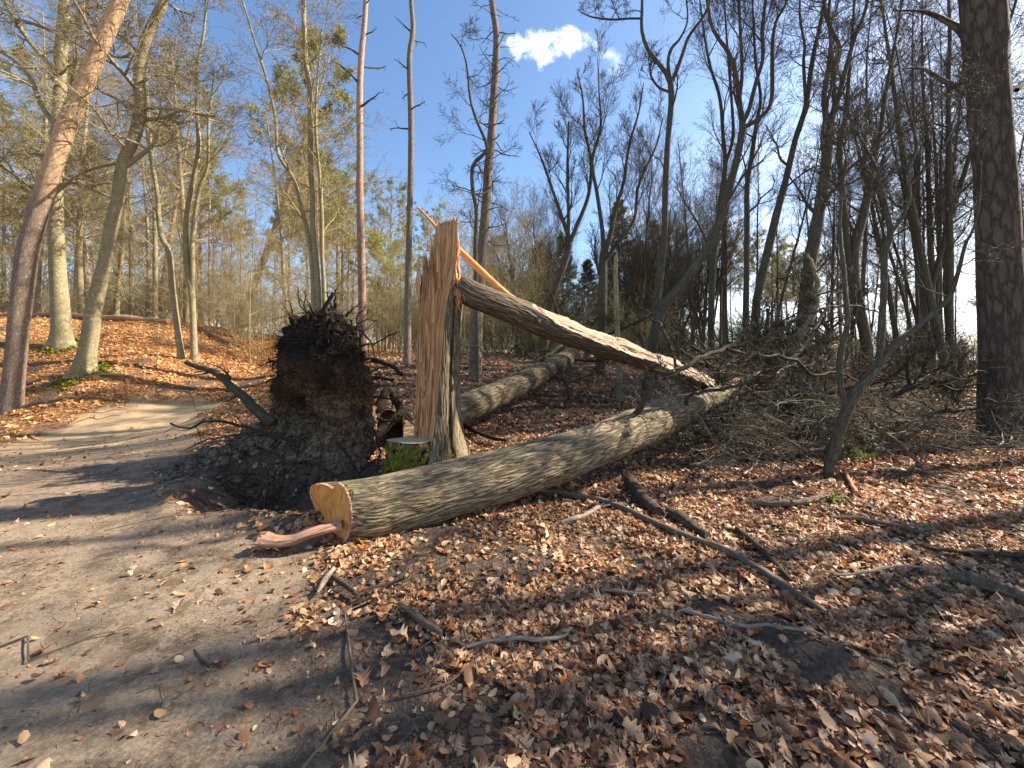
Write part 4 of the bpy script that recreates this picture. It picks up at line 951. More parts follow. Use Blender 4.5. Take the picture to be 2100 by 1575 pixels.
    # long splinters standing off the face and along the broken top
    for i in range(96):
        if i < 80:
            px0 = random.uniform(856, 944); pyb = random.uniform(520, 620); h = random.uniform(.12, .55); yy = D0 - .05 + random.uniform(-.12, .12); py0 = pyb
            lim = np.interp(px0, [856,880,895,945], [545,500,455,450]); h = min(h, (py0 - lim) * D0 / F)
        else:
            px0 = random.uniform(852, 900); py0 = random.uniform(640, 900); h = random.uniform(.15, .8); yy = D0 + .06 - .34 * (px0 - 850) / 56 + random.uniform(-.02, .0)
            if px0 > 895: px0 = 895
        if h < .04: continue
        x0 = xcol(px0); z0 = zrow(py0); w = random.uniform(.008, .028); dx = random.gauss(0, .02) * h; P_ = []
        n_ = 6
        for q in range(n_):
            t_ = q / (n_ - 1); ww = w * (1 - t_ ** 1.6) + .001; cxx = x0 + dx * t_ + .006 * math.sin(t_ * 5 + i); cy = yy + random.uniform(-.003, .003) - .01 * t_ - (.04 if i > 110 else 0) * t_ * t_
            P_.append([(cxx - ww, cy, z0 + h * t_), (cxx, cy - .012, z0 + h * t_), (cxx + ww, cy, z0 + h * t_), (cxx, cy + .014, z0 + h * t_)])
        P_ = np.array(P_); G.add(P_, ring_quads(n_, 4), None, P_ + [i * .3, 0, 0])
    # curled splinters low on the left edge
    for (ax_, ay_, L_, cv) in ((851,842,.16,.10),(849,850,.20,.12),(853,858,.15,.09),(850,885,.24,.14),(852,893,.30,.17),(855,900,.26,.12)):
        P_ = []; x0, z0 = xcol(ax_ + 3), zrow(ay_)
        for q in range(9):
            t_ = q / 8; ww = .011 * (1 - .75 * t_); cx_ = x0 - cv * t_ ** 1.7 ; cz = z0 - L_ * t_ + .06 * t_ * t_
            P_.append([(cx_ - ww, D0 + .02, cz), (cx_, D0 + .008, cz), (cx_ + ww, D0 + .02, cz), (cx_, D0 + .03, cz)])
        P_ = np.array(P_); G.add(P_, ring_quads(9, 4), None, P_)
    G.build('split_wood', M['fresh'], BT, loc=bb)
    H_ = np.array(hs_)
    me = mesh_np('trunk', Vb.reshape(-1, 3) - np.array(bb), ring_quads(NZ, NB, 0, False), None, {'bc': bbk.reshape(-1, 3), 'hgt': H_.ravel()}, True, [M['log']]); link('trunk', me, BT)
    # frayed orange fibres at the hinge
    G = Geo(); ps = []
    for i in range(120):
        x0 = random.uniform(920, 945); y0 = random.uniform(565, 600); p0 = np.array(wpt(x0 - 2, y0, D0 - .12 + random.uniform(-.08, .1))); ln = random.uniform(.08, .34)
        d = np.array([random.uniform(-.05, .35), random.uniform(-.1, .1), random.uniform(-1, -.3)]); d /= np.linalg.norm(d); p1 = p0 + d * ln * .5 + RNG.normal(0, .012, 3); p2 = p0 + d * ln + RNG.normal(0, .02, 3)
        ps.append((np.array([p0, p1, p2]), np.array([.009, .006, .001])))
    G.tubes(ps, 4); G.build('frayed_fibres', M['orange'], BT, loc=bb)
splinter_trunk()
# low sawn half of the base with moss on it
def low_stump():
    ztop = zrow(904, 5.55); cx, cy = xcol(838, 5.55), 5.62; S = 120; n = 60; V = []; hh = []
    for k in range(n):
        t_ = k / (n - 1); z = (bz - .25) + (ztop - bz + .25) * t_; rx = .315 + .07 * (1 - t_) ** 2; ry = .24 + .07 * (1 - t_) ** 2; a = np.arange(S) * 2 * np.pi / S
        d = .012 * (np.minimum(np.abs(perlin(np.cos(a) * 6, np.sin(a) * 6, z * 3)) * 3.3, 1) - .6) + .03 * np.cos(a * 5 + 1) * (1 - t_)
        V.append(np.stack([cx + np.cos(a) * (rx + d), cy + np.sin(a) * (ry + d), np.full(S, z) + .012 * np.sin(a * 2) * (t_ == 1)], -1)); hh.append(np.clip(.5 + d / .02, 0, 1))
    V = np.array(V); me = mesh_np('low_stump', V.reshape(-1, 3) - np.array(bb), ring_quads(n, S), None, {'bc': V.reshape(-1, 3), 'hgt': np.array(hh).ravel()}, True, [M['log']]); link('stump_base', me, BT)
    G = Geo(); c = V[-1].mean(0); R_ = np.array([c + (V[-1] - c) * f + np.array([0, 0, .004 + .003 * (1 - f)]) for f in np.linspace(1.03, 0, 8)]); G.add(R_, ring_quads(8, S)); G.build('sawn_top', M['cuttop'], BT, loc=bb)
    # moss: thick bumpy coat on the front half plus tufts
    a = np.linspace(-np.pi * 1.05, -.12, 150); zz = np.linspace(bz - .12, ztop - .035, 70); A_, Z_ = np.meshgrid(a, zz)
    t_ = (Z_ - bz + .25) / (ztop - bz + .25); off = .022 + .035 * fbm(A_ * 5, Z_ * 14, 3, 4) + .012 * fbm(A_ * 24, Z_ * 60, 5, 2)
    keep = (off > .004) & (1.5 * fbm(A_ * 3.2, Z_ * 9, 8, 4) + .38 * np.sin(np.clip((A_ + 3.3) / 3.2, 0, 1) * np.pi) - .25 * (t_ > .93) > .02)
    rx = .315 + .07 * (1 - t_) ** 2 + off; ry = .24 + .07 * (1 - t_) ** 2 + off
    Vm = np.stack([cx + np.cos(A_) * rx, cy + np.sin(A_) * ry, Z_], -1); q = ring_quads(70, 150, 0, False); kk = keep.ravel()[q].all(1)
    G = Geo(); G.add(Vm, q[kk]); G.build('moss', M['moss'], BT, smooth=True, loc=bb)
    # moss at the foot of the bark side
    G = Geo(); 
    for i in range(900):
        px_ = random.gauss(935, 10); z_ = bz + .05 + abs(random.gauss(0, .14)); p = np.array([xcol(min(px_, 958)), D0 - .20 + (px_ - 930) * .004 + random.uniform(-.02, .02), z_]); s_ = random.uniform(.006, .016)
        t3 = p + RNG.normal(0, s_, (3, 3)); G.add(t3, None, [(0, 1, 2)])
    G.build('moss', M['moss'], BT, smooth=False, loc=bb)
low_stump()
# the snapped stem slanting down to the right: bark below, weathered split wood above
def snapped():
    L = [(936,583,5.72,.10),(944,588,5.72,.19),(965,602,5.76,.205),(1010,620,5.9,.215),(1060,640,6.1,.23),(1110,660,6.3,.25),(1180,684,6.6,.265),(1250,706,6.9,.28),(1320,728,7.2,.28),(1390,752,7.5,.27),(1440,772,7.7,.24),(1480,790,7.85,.17),(1500,800,7.95,.09)]
    P = [wpt(*q[:3]) for q in L]; Q = smooth_path(np.hstack([np.array(P), np.array([q[3] * .9 for q in L])[:, None]]), 420); S = 200
    T, N, B = frames(Q[:, :3]); Ls = np.concatenate([[0], np.cumsum(np.linalg.norm(np.diff(Q[:, :3], axis=0), axis=1))]); tot = Ls[-1]
    a = np.arange(S) * 2 * np.pi / S; A, LL = np.meshgrid(a, Ls); rr = Q[:, 3][:, None] * np.ones(S)
    dirs = np.cos(A)[..., None] * N[:, None] + np.sin(A)[..., None] * B[:, None]
    tocam = -Q[:, :3] + np.array([0, 0, EYE]); tocam /= np.linalg.norm(tocam, axis=1, keepdims=True)
    fn = tocam * .72 + np.array([0, 0, .85]); fn /= np.linalg.norm(fn, axis=1, keepdims=True)      # split face looks up and to the front
    c = (dirs * fn[:, None]).sum(-1)
    x, y = np.cos(A) * rr, np.sin(A) * rr
    fu = perlin(x * 19, y * 19, LL * 3); bark = .014 * (np.minimum(np.abs(fu) * 3.3, 1) - .6) + .006 * perlin(x * 44, y * 44, LL * 9)
    cut = np.interp(Ls, [0, .8, 1.4, 2.4, tot * .75, tot], [1.2, 1.05, .66, .30, .05, -.10])[:, None] + .24 * fbm(LL * 1.6, 2.0 + np.sin(A) * .8, 3.0, 5, 2.1, .6)
    iswood = c > cut
    flat = np.where(iswood, rr * (cut / np.maximum(c, .05)), rr)     # plane where the wood was torn away
    grain = .016 * fbm(np.sqrt(np.maximum(1 - c * c, 0)) * np.sign(np.sin(A)) * 7, LL * .35, 4.0, 5, 2.3, .62)
    R_ = np.where(iswood, flat * (.97) + grain * 1.3, rr + bark)
    V = Q[:, None, :3] + dirs * R_[..., None]; bc = np.stack([x, y, LL], -1); q = ring_quads(len(Q), S)
    wf = iswood.ravel()[q].sum(1) >= 2; hg = np.clip(.5 + bark / .02, 0, 1) * .55
    used = q[~wf]; me = mesh_np('broken_stem', V.reshape(-1, 3) - np.array(bb), used, None, {'bc': bc.reshape(-1, 3), 'hgt': hg.ravel()}, True, [M['log_dark']]); link('broken_stem', me, BT)
    G = Geo(); G.add(V, q[wf], None, bc); G.add(np.vstack([V[-1], V[-1].mean(0)]), None, [(i, (i+1) % S, S) for i in range(S)], np.vstack([bc[-1], bc[-1].mean(0)]))
    for i in range(70):     # torn slivers at the lower tip
        p = V[random.randint(395, 418), random.randint(0, S - 1)]; d = T[400] * random.uniform(.1, .45) + RNG.normal(0, .05, 3); G.tubes([(np.array([p - d * .6, p, p + d]), np.array([.016, .012, .002]))], 4)
    G.build('split_wood', M['pale'], BT, loc=bb)
    # lichen crust and knot
    G = Geo(); k = np.array(wpt(1103, 655, 6.02)); G.tubes([(np.array([k, k + [.0, -.02, -.03], k + [.01, -.05, -.06]]), np.array([.05, .035, .01]))], 12); G.build('knot', M['pine_dark'], BT, loc=bb)
M['log_dark'] = mat_bark('snapped_stem_bark', (.04,.028,.018), (.17,.13,.085), (.33,.265,.175), 19, 2.5, .8, .01)  # brown ridged bark colours of the snapped stem
snapped()
# thin orange plank torn from the trunk, passing behind it
def plank():
    L = [(853,420,5.95,.006,0),(868,436,5.97,.02,0),(885,455,5.98,.035,.3),(905,478,5.99,.05,.3),(945,516,6.0,.075,.35),(975,545,6.02,.085,.4),(1010,578,6.08,.085,.5),(1045,606,6.15,.065,.5),(1085,628,6.25,.03,.5),(1120,645,6.35,.008,.5)]
    Q = smooth_path(np.array([(*wpt(a, b, d), w) for a, b, d, w, _ in L]), 60); T, N, B = frames(Q[:, :3]); V = []
    for i in range(60):
        up = np.cross(T[i], [0, 1.0, 0]); up /= np.linalg.norm(up); up = up * (1 if up[2] > 0 else -1); w = Q[i, 3] * .62; th = .008; f = np.array([0, -1.0, .3]); p = Q[i, :3]
        V.append([p + up * w - f * th, p + up * w * .97 + f * th * .5, p + f * th, p - up * w * .97 + f * th * .5, p - up * w - f * th, p - f * th])
    V = np.array(V); G = Geo(); bc = V.copy(); bc[..., 2] = np.arange(60)[:, None] * .04; bc[..., 0] = np.array([0, .02, .06, .1, .13, .2]); G.add(V, ring_quads(60, 6), None, bc); G.build('splinter', M['orange'], BT, loc=bb)
plank()

# ------------------------------------------------------------------ the uprooted tree: trunk behind and its root plate
AX = np.array([.56, .83, 0.0]); AX /= np.linalg.norm(AX)
RC = np.array(wpt(668, 812, 6.45)); E1 = np.cross(AX, [0, 0, 1.0]); E1 = E1 / np.linalg.norm(E1)     # points right in the picture
UT = empty('uprooted_tree', (RC[0], RC[1], H1(RC[0], RC[1]))); ub = tuple(UT.location)
tag(UT, 'uprooted grey tree lying behind the split trunk, its dark root plate of soil standing upright', 'tree')
UL = [(800,880,7.3,.36),(860,868,7.9,.34),(950,838,8.8,.325),(1050,795,10.3,.31),(1130,755,12.2,.30),(1175,728,13.8,.29),(1215,704,15.5,.26),(1250,690,17,.22)]
P = px_pts(UL); V, bc, hg, UQ = log_mesh(P, [q[3] for q in UL], 200, 620, .008, 27, 1.7, 5.0)
me = mesh_np('trunk', V.reshape(-1, 3) - np.array(ub), ring_quads(620, 200), None, {'bc': bc.reshape(-1, 3), 'hgt': hg.ravel()}, True, [M['log']]); link('trunk', me, UT)
def soil_mat():
    n = NT('torn_soil'); p = n.pos(); z = n.t.nodes.new('ShaderNodeSeparateXYZ'); n.set(z.inputs[0], p)
    h = n.math('ADD', z.outputs[2], n.math('MULTIPLY', n.math('SUBTRACT', n.noise(p, 1.8, 5, .65), .5), 1.1))
    col = n.ramp(n.mr(h, -.3, 2.3), [(.05, (.30,.235,.165)), (.30, (.34,.235,.145)), (.45, (.30,.165,.08)), (.68, (.22,.11,.045)), (.88, (.035,.024,.016))])
    f = n.noise(p, 22, 8, .75); col = n.mix(n.mr(f, .40, .62, .75, 0), col, (.025,.018,.012))
    col = n.mix(n.mr(n.noise(p, 7, 6, .7), .58, .68, 0, .7), col, (.02,.014,.01))
    return n.done(col, n.bump(f, 1.0, .05), .97)
M['soil'] = soil_mat()
def root_plate():
    nr, na = 90, 220; u = np.linspace(0, 1, nr); a = np.linspace(0, 2 * np.pi, na, endpoint=False)
    # radius by direction (0 right, 90 up) in the plane of the plate
    deg = np.degrees(a); rad = np.interp(deg, [0,30,45,60,75,90,105,120,135,150,180,210,240,270,300,330,360], [1.22,1.16,1.25,1.32,1.36,1.40,1.46,1.52,1.54,1.46,1.30,1.55,1.95,1.7,1.45,1.35,1.22])
    rad = rad * (1 + .15 * fbm(np.cos(a) * 3, np.sin(a) * 3, 1.0, 5, 2, .6) + .06 * perlin(np.cos(a) * 9, np.sin(a) * 9, 4))
    Vs = []
    for side in (0, 1):
        U, A = np.meshgrid(u, a, indexing='ij'); r = rad[None] * U; x = r * np.cos(A); y = r * np.sin(A)
        th = (1 - U ** 3) * (.42 if side == 0 else .30)
        lump = .30 * fbm(x * 1.7, y * 1.7, 3.0 + 9 * side, 6, 2.05, .62) * (1 - U ** 8 * .6) + .05 * np.abs(perlin(x * 7, y * 7, side * 4.0))
        if side == 0:       # hollow low on the left, slope of sand spilling at the foot
            lump = lump - .28 * np.exp(-((x + .9) / .38) ** 2 - ((y + .95) / .25) ** 2) + .35 * sstep(-.3, -1.4, y) * np.exp(-((x - .35) / .7) ** 2) + .14 * np.exp(-((y - .55) / .16) ** 2) * np.sin(x * 3 + 1)
        off = (th + lump) * (-1 if side == 0 else 1)
        P_ = RC + x[..., None] * E1 + y[..., None] * np.array([0, 0, 1.0]) + off[..., None] * AX
        Vs.append(P_)
    Vs[1][-1] = Vs[0][-1]
    G = Geo(); G.add(Vs[0], ring_quads(nr, na)[:, ::-1]); G.add(Vs[1], ring_quads(nr, na)); G.build('root_plate', M['soil'], UT, loc=ub)
    front = Vs[0]
    rg = random.Random(8); up = np.array([0, 0, 1.0])
    # main roots radiating round the rim, each a part
    def root(pts, r0, r1, S=10, n=26, kids=5, name='root', mat='root'):
        Q = smooth_path(np.array(pts), n); Q[2:] += np.cumsum(RNG.normal(0, .008, (n - 2, 3)), 0); rr = r0 + (r1 - r0) * np.linspace(0, 1, n) ** .7; G = Geo(); G.tubes([(Q, rr)], S); ps = []
        for j in range(kids):
            i = rg.randint(n // 4, n - 3); d = Q[i] - Q[i-1]; d /= np.linalg.norm(d) + 1e-9; d = np.array(rot(tuple(d), rg.uniform(.4, 1.1), rg.uniform(0, 6.28))); L = rg.uniform(.12, .5); K = [Q[i]]
            for _ in range(7): d = d + RNG.normal(0, .28, 3) - up * .05; d /= np.linalg.norm(d); K.append(K[-1] + d * L / 7)
            ps.append((np.array(K), rr[i] * .5 * np.linspace(1, .15, 8)))
        if ps: G.tubes(ps, 5)
        G.build(name, M[mat], UT, loc=ub)
    W_ = lambda *q: np.array(wpt(*q))
    root([W_(655,690,6.2), W_(672,665,6.1), W_(678,630,6.0), W_(690,603,5.95)], .055, .028, kids=3)
    root([W_(700,690,6.4), W_(735,680,6.3), W_(760,705,6.25), W_(768,735,6.2)], .03, .012, kids=5)
    root([W_(720,745,6.4), W_(765,745,6.2), W_(795,760,6.0), W_(814,778,5.9)], .06, .03, kids=3)
    root([W_(710,775,6.5), W_(760,772,6.3), W_(800,773,6.1), W_(815,776,6.0)], .035, .02, kids=2)
    root([W_(560,868,6.0), W_(520,835,6.0), W_(480,800,6.1), W_(430,765,6.3), W_(368,742,6.6)], .085, .035, 14, 34, 8, mat='stick_dark')
    root([W_(590,900,5.7), W_(500,880,5.6), W_(430,868,5.5), W_(385,885,5.5), W_(340,876,5.5)], .030, .012, kids=10)
    root([W_(600,905,5.7), W_(520,895,5.6), W_(440,905,5.5), W_(385,925,5.4)], .022, .006, kids=8)
    root([W_(735,835,6.3), W_(770,860,6.1), W_(800,868,6.0), W_(825,870,6.0)], .035, .014, kids=5)
    root([W_(745,850,6.8), W_(775,830,6.9), W_(790,800,7.0), W_(805,815,7.1), W_(815,850,7.2)], .10, .06, 12, 26, 5)
    root([W_(760,900,6.7), W_(800,865,6.9), W_(835,845,7.1), W_(850,860,7.2)], .11, .06, 12, 26, 5)
    root([W_(690,905,5.6), W_(730,950,5.5), W_(765,990,5.4)], .025, .012, kids=4)
    root([W_(540,920,5.3), W_(580,945,5.2), W_(640,965,5.1)], .012, .008, kids=2)
    for i in range(44):
        aa = rg.choice([rg.uniform(20, 160), rg.uniform(20, 160), rg.uniform(160, 215), rg.uniform(-40, 20)]); ar = math.radians(aa); rim = np.interp(aa % 360, np.degrees(a), rad)
        p0 = RC + (E1 * math.cos(ar) + up * math.sin(ar)) * rim * .85 - AX * rg.uniform(-.1, .25); d = E1 * math.cos(ar) + up * math.sin(ar) - AX * rg.uniform(-.3, .6); K = [p0]; L = rg.uniform(.35, .8)
        for _ in range(7): d = d + RNG.normal(0, .22, 3) - up * .06; d /= np.linalg.norm(d); K.append(K[-1] + d * L / 7)
        root(K, rg.uniform(.014, .045), .007, 7, 18, 6)
    # hair of fine rootlets on the rim and the face
    ps = []
    fr = front.reshape(-1, 3); idx = np.repeat(np.arange(nr), na)
    Y_ = (fr[:, 2] - RC[2]); wgt = (idx / nr) ** 2 * np.where(Y_ > .1, 1.6, .35) + .10; wgt /= wgt.sum()
    sel = RNG.choice(len(fr), 5200, p=wgt)
    for j in sel:
        p = fr[j]; o = (p - RC); o = o - AX * (o @ AX); o = o / (np.linalg.norm(o) + 1e-6); d = o * rg.uniform(0, 1.0) * (idx[j] / nr) - AX * rg.uniform(.2, 1) + RNG.normal(0, .5, 3); d /= np.linalg.norm(d); L = rg.gammavariate(2, .07); K = [p]
        for _ in range(4): d = d + RNG.normal(0, .35, 3) - up * .22; d /= np.linalg.norm(d); K.append(K[-1] + d * L / 4)
        r_ = rg.uniform(.0018, .006); ps.append((np.array(K), r_ * np.linspace(1, .3, 5)))
    G = Geo(); G.tubes(ps, 3); o = G.build('rootlets', M['root'], UT, loc=ub); o['kind'] = 'stuff'
    # clods of earth clinging to the upper rim
    G = Geo(); uvs = []
    for i in range(260):
        aa = rg.uniform(0, 2 * math.pi); f = rg.uniform(.55, 1.03); rim = np.interp(math.degrees(aa), np.degrees(a), rad) * f; p = RC + (E1 * math.cos(aa) + up * math.sin(aa)) * rim - AX * (.45 * (1 - f) + rg.uniform(.0, .12)); s = rg.uniform(.02, .10)
        th = np.linspace(0, np.pi, 8); ph = np.linspace(0, 2 * np.pi, 10, endpoint=False); TH, PH = np.meshgrid(th, ph, indexing='ij'); D = np.stack([np.sin(TH) * np.cos(PH), np.sin(TH) * np.sin(PH), np.cos(TH)], -1)
        rr = s * (1 + .9 * fbm(D[..., 0] * 1.6 + i, D[..., 1] * 1.6, D[..., 2] * 1.6, 3)); G.add(p + D * rr[..., None], ring_quads(8, 10))
    o = G.build('clods', M['soil'], UT, loc=ub); o['kind'] = 'stuff'
    # clods and torn roots strewn over the bank of soil left of the plate
    G = Geo(); th = np.linspace(0, np.pi, 7); ph = np.linspace(0, 2 * np.pi, 9, endpoint=False); TH, PH = np.meshgrid(th, ph, indexing='ij'); D = np.stack([np.sin(TH) * np.cos(PH), np.sin(TH) * np.sin(PH), np.cos(TH)], -1)
    for i in range(330):
        x = max(-4.9, rg.gauss(-3.8, .6)); y = rg.gauss(6.3, .32); s = rg.gammavariate(2, .02) + .01; rr = s * (1 + .9 * fbm(D[..., 0] * 1.5 + i, D[..., 1] * 1.5, D[..., 2] * 1.5, 3)); G.add(np.array([x, y, H1(x, y) + s * .3]) + D * rr[..., None], ring_quads(7, 9))
    tag(G.build('soil_clods', M['soil']), 'dark clods of torn soil heaped left of the root plate', 'clods', kind='stuff')
    G = Geo(); ps = []
    for i in range(420):
        x = rg.gauss(-3.5, .7); y = rg.gauss(5.9, .42); a = rg.uniform(0, 6.28); L = rg.gammavariate(2, .14); K = [np.array([x, y, H1(x, y) + .01])]; d = np.array([math.cos(a), math.sin(a), rg.uniform(0, .6)])
        for _ in range(6): d = d + RNG.normal(0, .25, 3) - up * .10; d /= np.linalg.norm(d); K.append(K[-1] + d * L / 6)
        K = np.array(K); K[:, 2] = np.maximum(K[:, 2], HH(K[:, 0], K[:, 1]) + .004); ps.append((K, rg.uniform(.0025, .009) * np.linspace(1, .3, 7)))
    G.tubes(ps, 4); o = G.build('rootlets', M['root'], UT, loc=ub); o['kind'] = 'stuff'
root_plate()
for sd_, pts in enumerate([[(1160,735,13.2,7),(1215,740,13,6),(1270,735,12.6,5),(1330,740,12.2,4)],[(1120,770,11.8,6),(1160,780,11.4,6),(1165,815,11.0,5),(1150,850,10.7,4)],[(1180,715,14,8),(1150,660,14,6),(1130,600,14,4)],[(1200,710,15,8),(1260,680,15,7),(1330,650,14,5),(1390,600,14,3)]]):
    branch_part(pts, UT, ub, n=7, L=1.1, seed=50 + sd_, sp='oak')

# ------------------------------------------------------------------ fallen branches, sticks and smaller logs
def ground_stick(name, label, cat, pts, mat='stick', lift=.0, n=0, L=.3, seed=0, S=9, group=None, sp='dead', elev=.2, S2=None):
    """a stick lying on the ground: image points (px, py, width)"""
    G0 = [ghit(a, b) for a, b, w in pts]; rr = np.array([w * .40 * g[1] / F for (a, b, w), g in zip(pts, G0)]); P = np.array(G0); P[:, 2] += rr * .8 + lift
    Q = smooth_path(np.hstack([P, rr[:, None]]), 30); Q[:, 3] = np.maximum(Q[:, 3], .003) * (1 + .12 * RNG.normal(0, 1, 30)); zz = HH(Q[:, 0], Q[:, 1]) + Q[:, 3] * .45 + lift + (.02 if Q[:, 3].max() > .006 and mat != 'keep' else .0); Q[:, 2] = zz
    base = tuple(Q[0, :3]); E = empty(name, base); tag(E, label, cat, group); rg = random.Random(seed); G = Geo(); G.tubes([(Q[:, :3], Q[:, 3])], S)
    for e in (0, -1):
        V = G.V[0].reshape(30, S, 3)[e]; G.add(np.vstack([V, V.mean(0)]), None, [(i, (i+1) % S, S) for i in range(S)])
    G.build('wood', M[mat], E, loc=base)
    if n:
        for lb_ in trunk_limbs(Q[:, :3], Q[:, 3], n, .15, L, elev, rg, None, .3, .6): G = Geo(); crown_geo([lb_], SP[sp], rg, G, None, (6, 4, 3, 3)); G.build('twig', M[mat], E, loc=base)
    return E
ground_stick('fallen_branch', 'long crooked brown branch curving from the log down toward the lower right corner', 'branch', [(1080,1012,8),(1160,1020,12),(1250,1042,15),(1330,1078,15),(1400,1108,17),(1480,1138,20),(1540,1170,22),(1600,1210,22),(1650,1245,17),(1690,1272,10)], 'stick', .01, 4, .3, 1)
ground_stick('round_log', 'short mossy dark log with a broken end lying across the leaves', 'log', [(1292,998,32),(1310,1025,32),(1330,1045,31),(1350,1062,27)], 'stick_dark', 0, 0, S=16)
ground_stick('round_log', 'second damp log just beyond the long crooked branch, pointing away', 'log', [(1372,1060,26),(1400,1078,30),(1430,1098,28),(1452,1110,22)], 'stick_dark', 0, 0, S=16)
ground_stick('round_log', 'short pale brown log lying among twigs below the fallen crown', 'log', [(1412,962,18),(1440,960,20),(1480,955,17),(1530,943,13)], 'stick', 0, 2, .3, 4, 14)
ground_stick('peeled_pole', 'smooth barkless pole entering from the right edge', 'pole', [(1950,1196,30),(2000,1212,32),(2060,1232,33),(2140,1262,36)], 'stick', .02, 0, S=18)
ground_stick('fallen_branch', 'straight pale stick lying on leaves above the peeled pole', 'branch', [(1700,1066,6),(1750,1072,10),(1800,1080,11),(1850,1092,12),(1905,1108,8)], 'stick', .01, 0)
ground_stick('fallen_branch', 'dark rotten branch beside the long crooked branch', 'branch', [(1510,1095,10),(1540,1120,14),(1570,1150,16),(1600,1180,14),(1622,1205,8)], 'stick_dark', .01, 2, .2, 3)
ground_stick('fallen_branch', 'reddish brown branch resting on the ground left of the thick pine foot', 'branch', [(1790,928,12),(1860,932,14),(1910,925,15),(1960,918,12),(2010,922,9),(2060,915,6)], 'stick', .06, 3, .5, 5)
ground_stick('fallen_branch', 'knotty forked branch lying left of the sapling foot', 'branch', [(1530,1040,12),(1590,1045,15),(1640,1040,16),(1675,1030,14),(1688,1018,10)], 'stick', .01, 4, .3, 6)
ground_stick('fallen_branch', 'bleached forked twig sticking up out of the leaves below the small pale log', 'branch', [(1525,985,6),(1545,968,7),(1552,955,6),(1545,950,4)], 'pale_stick', .05, 3, .25, 7)
ground_stick('fallen_branch', 'light curved stick near the middle of the leaves', 'branch', [(1150,1080,8),(1190,1070,13),(1215,1058,12),(1240,1040,6)], 'pale_stick', .01, 1, .15, 8)
ground_stick('bark_piece', 'curled grey strip of bark in front of the sawn log', 'bark', [(650,1232,6),(668,1205,15),(685,1180,10)], 'pale_stick', .02, 0)
ground_stick('fallen_branch', 'short lichen covered stick in front of the sawn log end', 'branch', [(682,1196,9),(705,1215,12),(735,1240,10)], 'stick_dark', .02, 2, .12, 9)
ground_stick('fallen_branch', 'thin lichen covered stick to the right of the curled bark strip', 'branch', [(740,1225,6),(790,1215,7),(825,1195,7),(836,1175,5)], 'stick_dark', .02, 1, .1, 10)
ground_stick('fallen_branch', 'short thick brown stick in the leaves at the lower middle', 'branch', [(818,1255,12),(850,1280,15),(885,1305,17),(905,1318,12)], 'stick', .02, 0)
ground_stick('fallen_branch', 'grey stick with peeling white bark in the sunlit leaves', 'branch', [(955,1345,6),(1010,1333,9),(1070,1332,11),(1120,1328,10),(1165,1322,7)], 'pale_stick', .02, 0)
ground_stick('fallen_branch', 'white weathered twig lying right of the sunlit leaf patch', 'branch', [(1240,1228,6),(1280,1230,9),(1330,1236,6)], 'pale_stick', .02, 1, .12, 13)
ground_stick('fallen_branch', 'small bent twig alone on the sandy path', 'branch', [(398,1338,3),(408,1356,6),(425,1366,6),(448,1367,3)], 'stick_dark', -.02, 0)
ground_stick('fallen_branch', 'mossy forked branch on the bare black mound at lower right', 'branch', [(1400,1270,10),(1470,1292,9),(1530,1310,9),(1580,1312,8),(1665,1328,5)], 'pale_stick', .03, 2, .35, 14)
ground_stick('fallen_branch', 'thin grey branch curving behind the peeled pole', 'branch', [(1710,1192,5),(1760,1190,7),(1820,1180,8),(1895,1178,6)], 'pale_stick', .02, 2, .3, 15)
ground_stick('fallen_branch', 'dark branch lying along the ground behind the peeled pole', 'branch', [(1920,1140,8),(1980,1148,12),(2040,1150,14),(2110,1155,14)], 'stick_dark', .02, 2, .4, 16)
ground_stick('fallen_branch', 'short broken branch leaning out of the leaves at the foot of the sapling', 'branch', [(1732,975,8),(1745,1000,9),(1755,1022,9)], 'debark', .03, 0)
ground_stick('fallen_branch', 'dark branch ending against the roots of the split trunk', 'branch', [(935,870,9),(960,890,11),(990,905,10),(1040,918,8)], 'root', .10, 2, .4, 17)
ground_stick('fallen_branch', 'pale curved branch under the far end of the uprooted trunk', 'branch', [(1185,775,7),(1205,765,9),(1230,760,8),(1250,748,6)], 'pale_stick', .2, 3, .5, 18)
ground_stick('fallen_log', 'long pale log lying along the crest of the leafy bank', 'log', [(-60,650,12),(60,652,12),(150,655,13),(240,660,13),(300,662,12),(345,668,10)], 'debark', .1, 0, S=14)
ground_stick('fallen_log', 'thin weathered pole lying on the bank behind the slender beech', 'log', [(395,672,6),(430,690,7),(445,700,7),(470,712,5)], 'stick', .1, 2, .6, 19)
ground_stick('tree_root', 'bare grey root snaking over the leaves below the curving beech', 'root', [(110,772,4),(160,780,6),(215,778,7),(270,775,5)], 'beech', .02, 0)

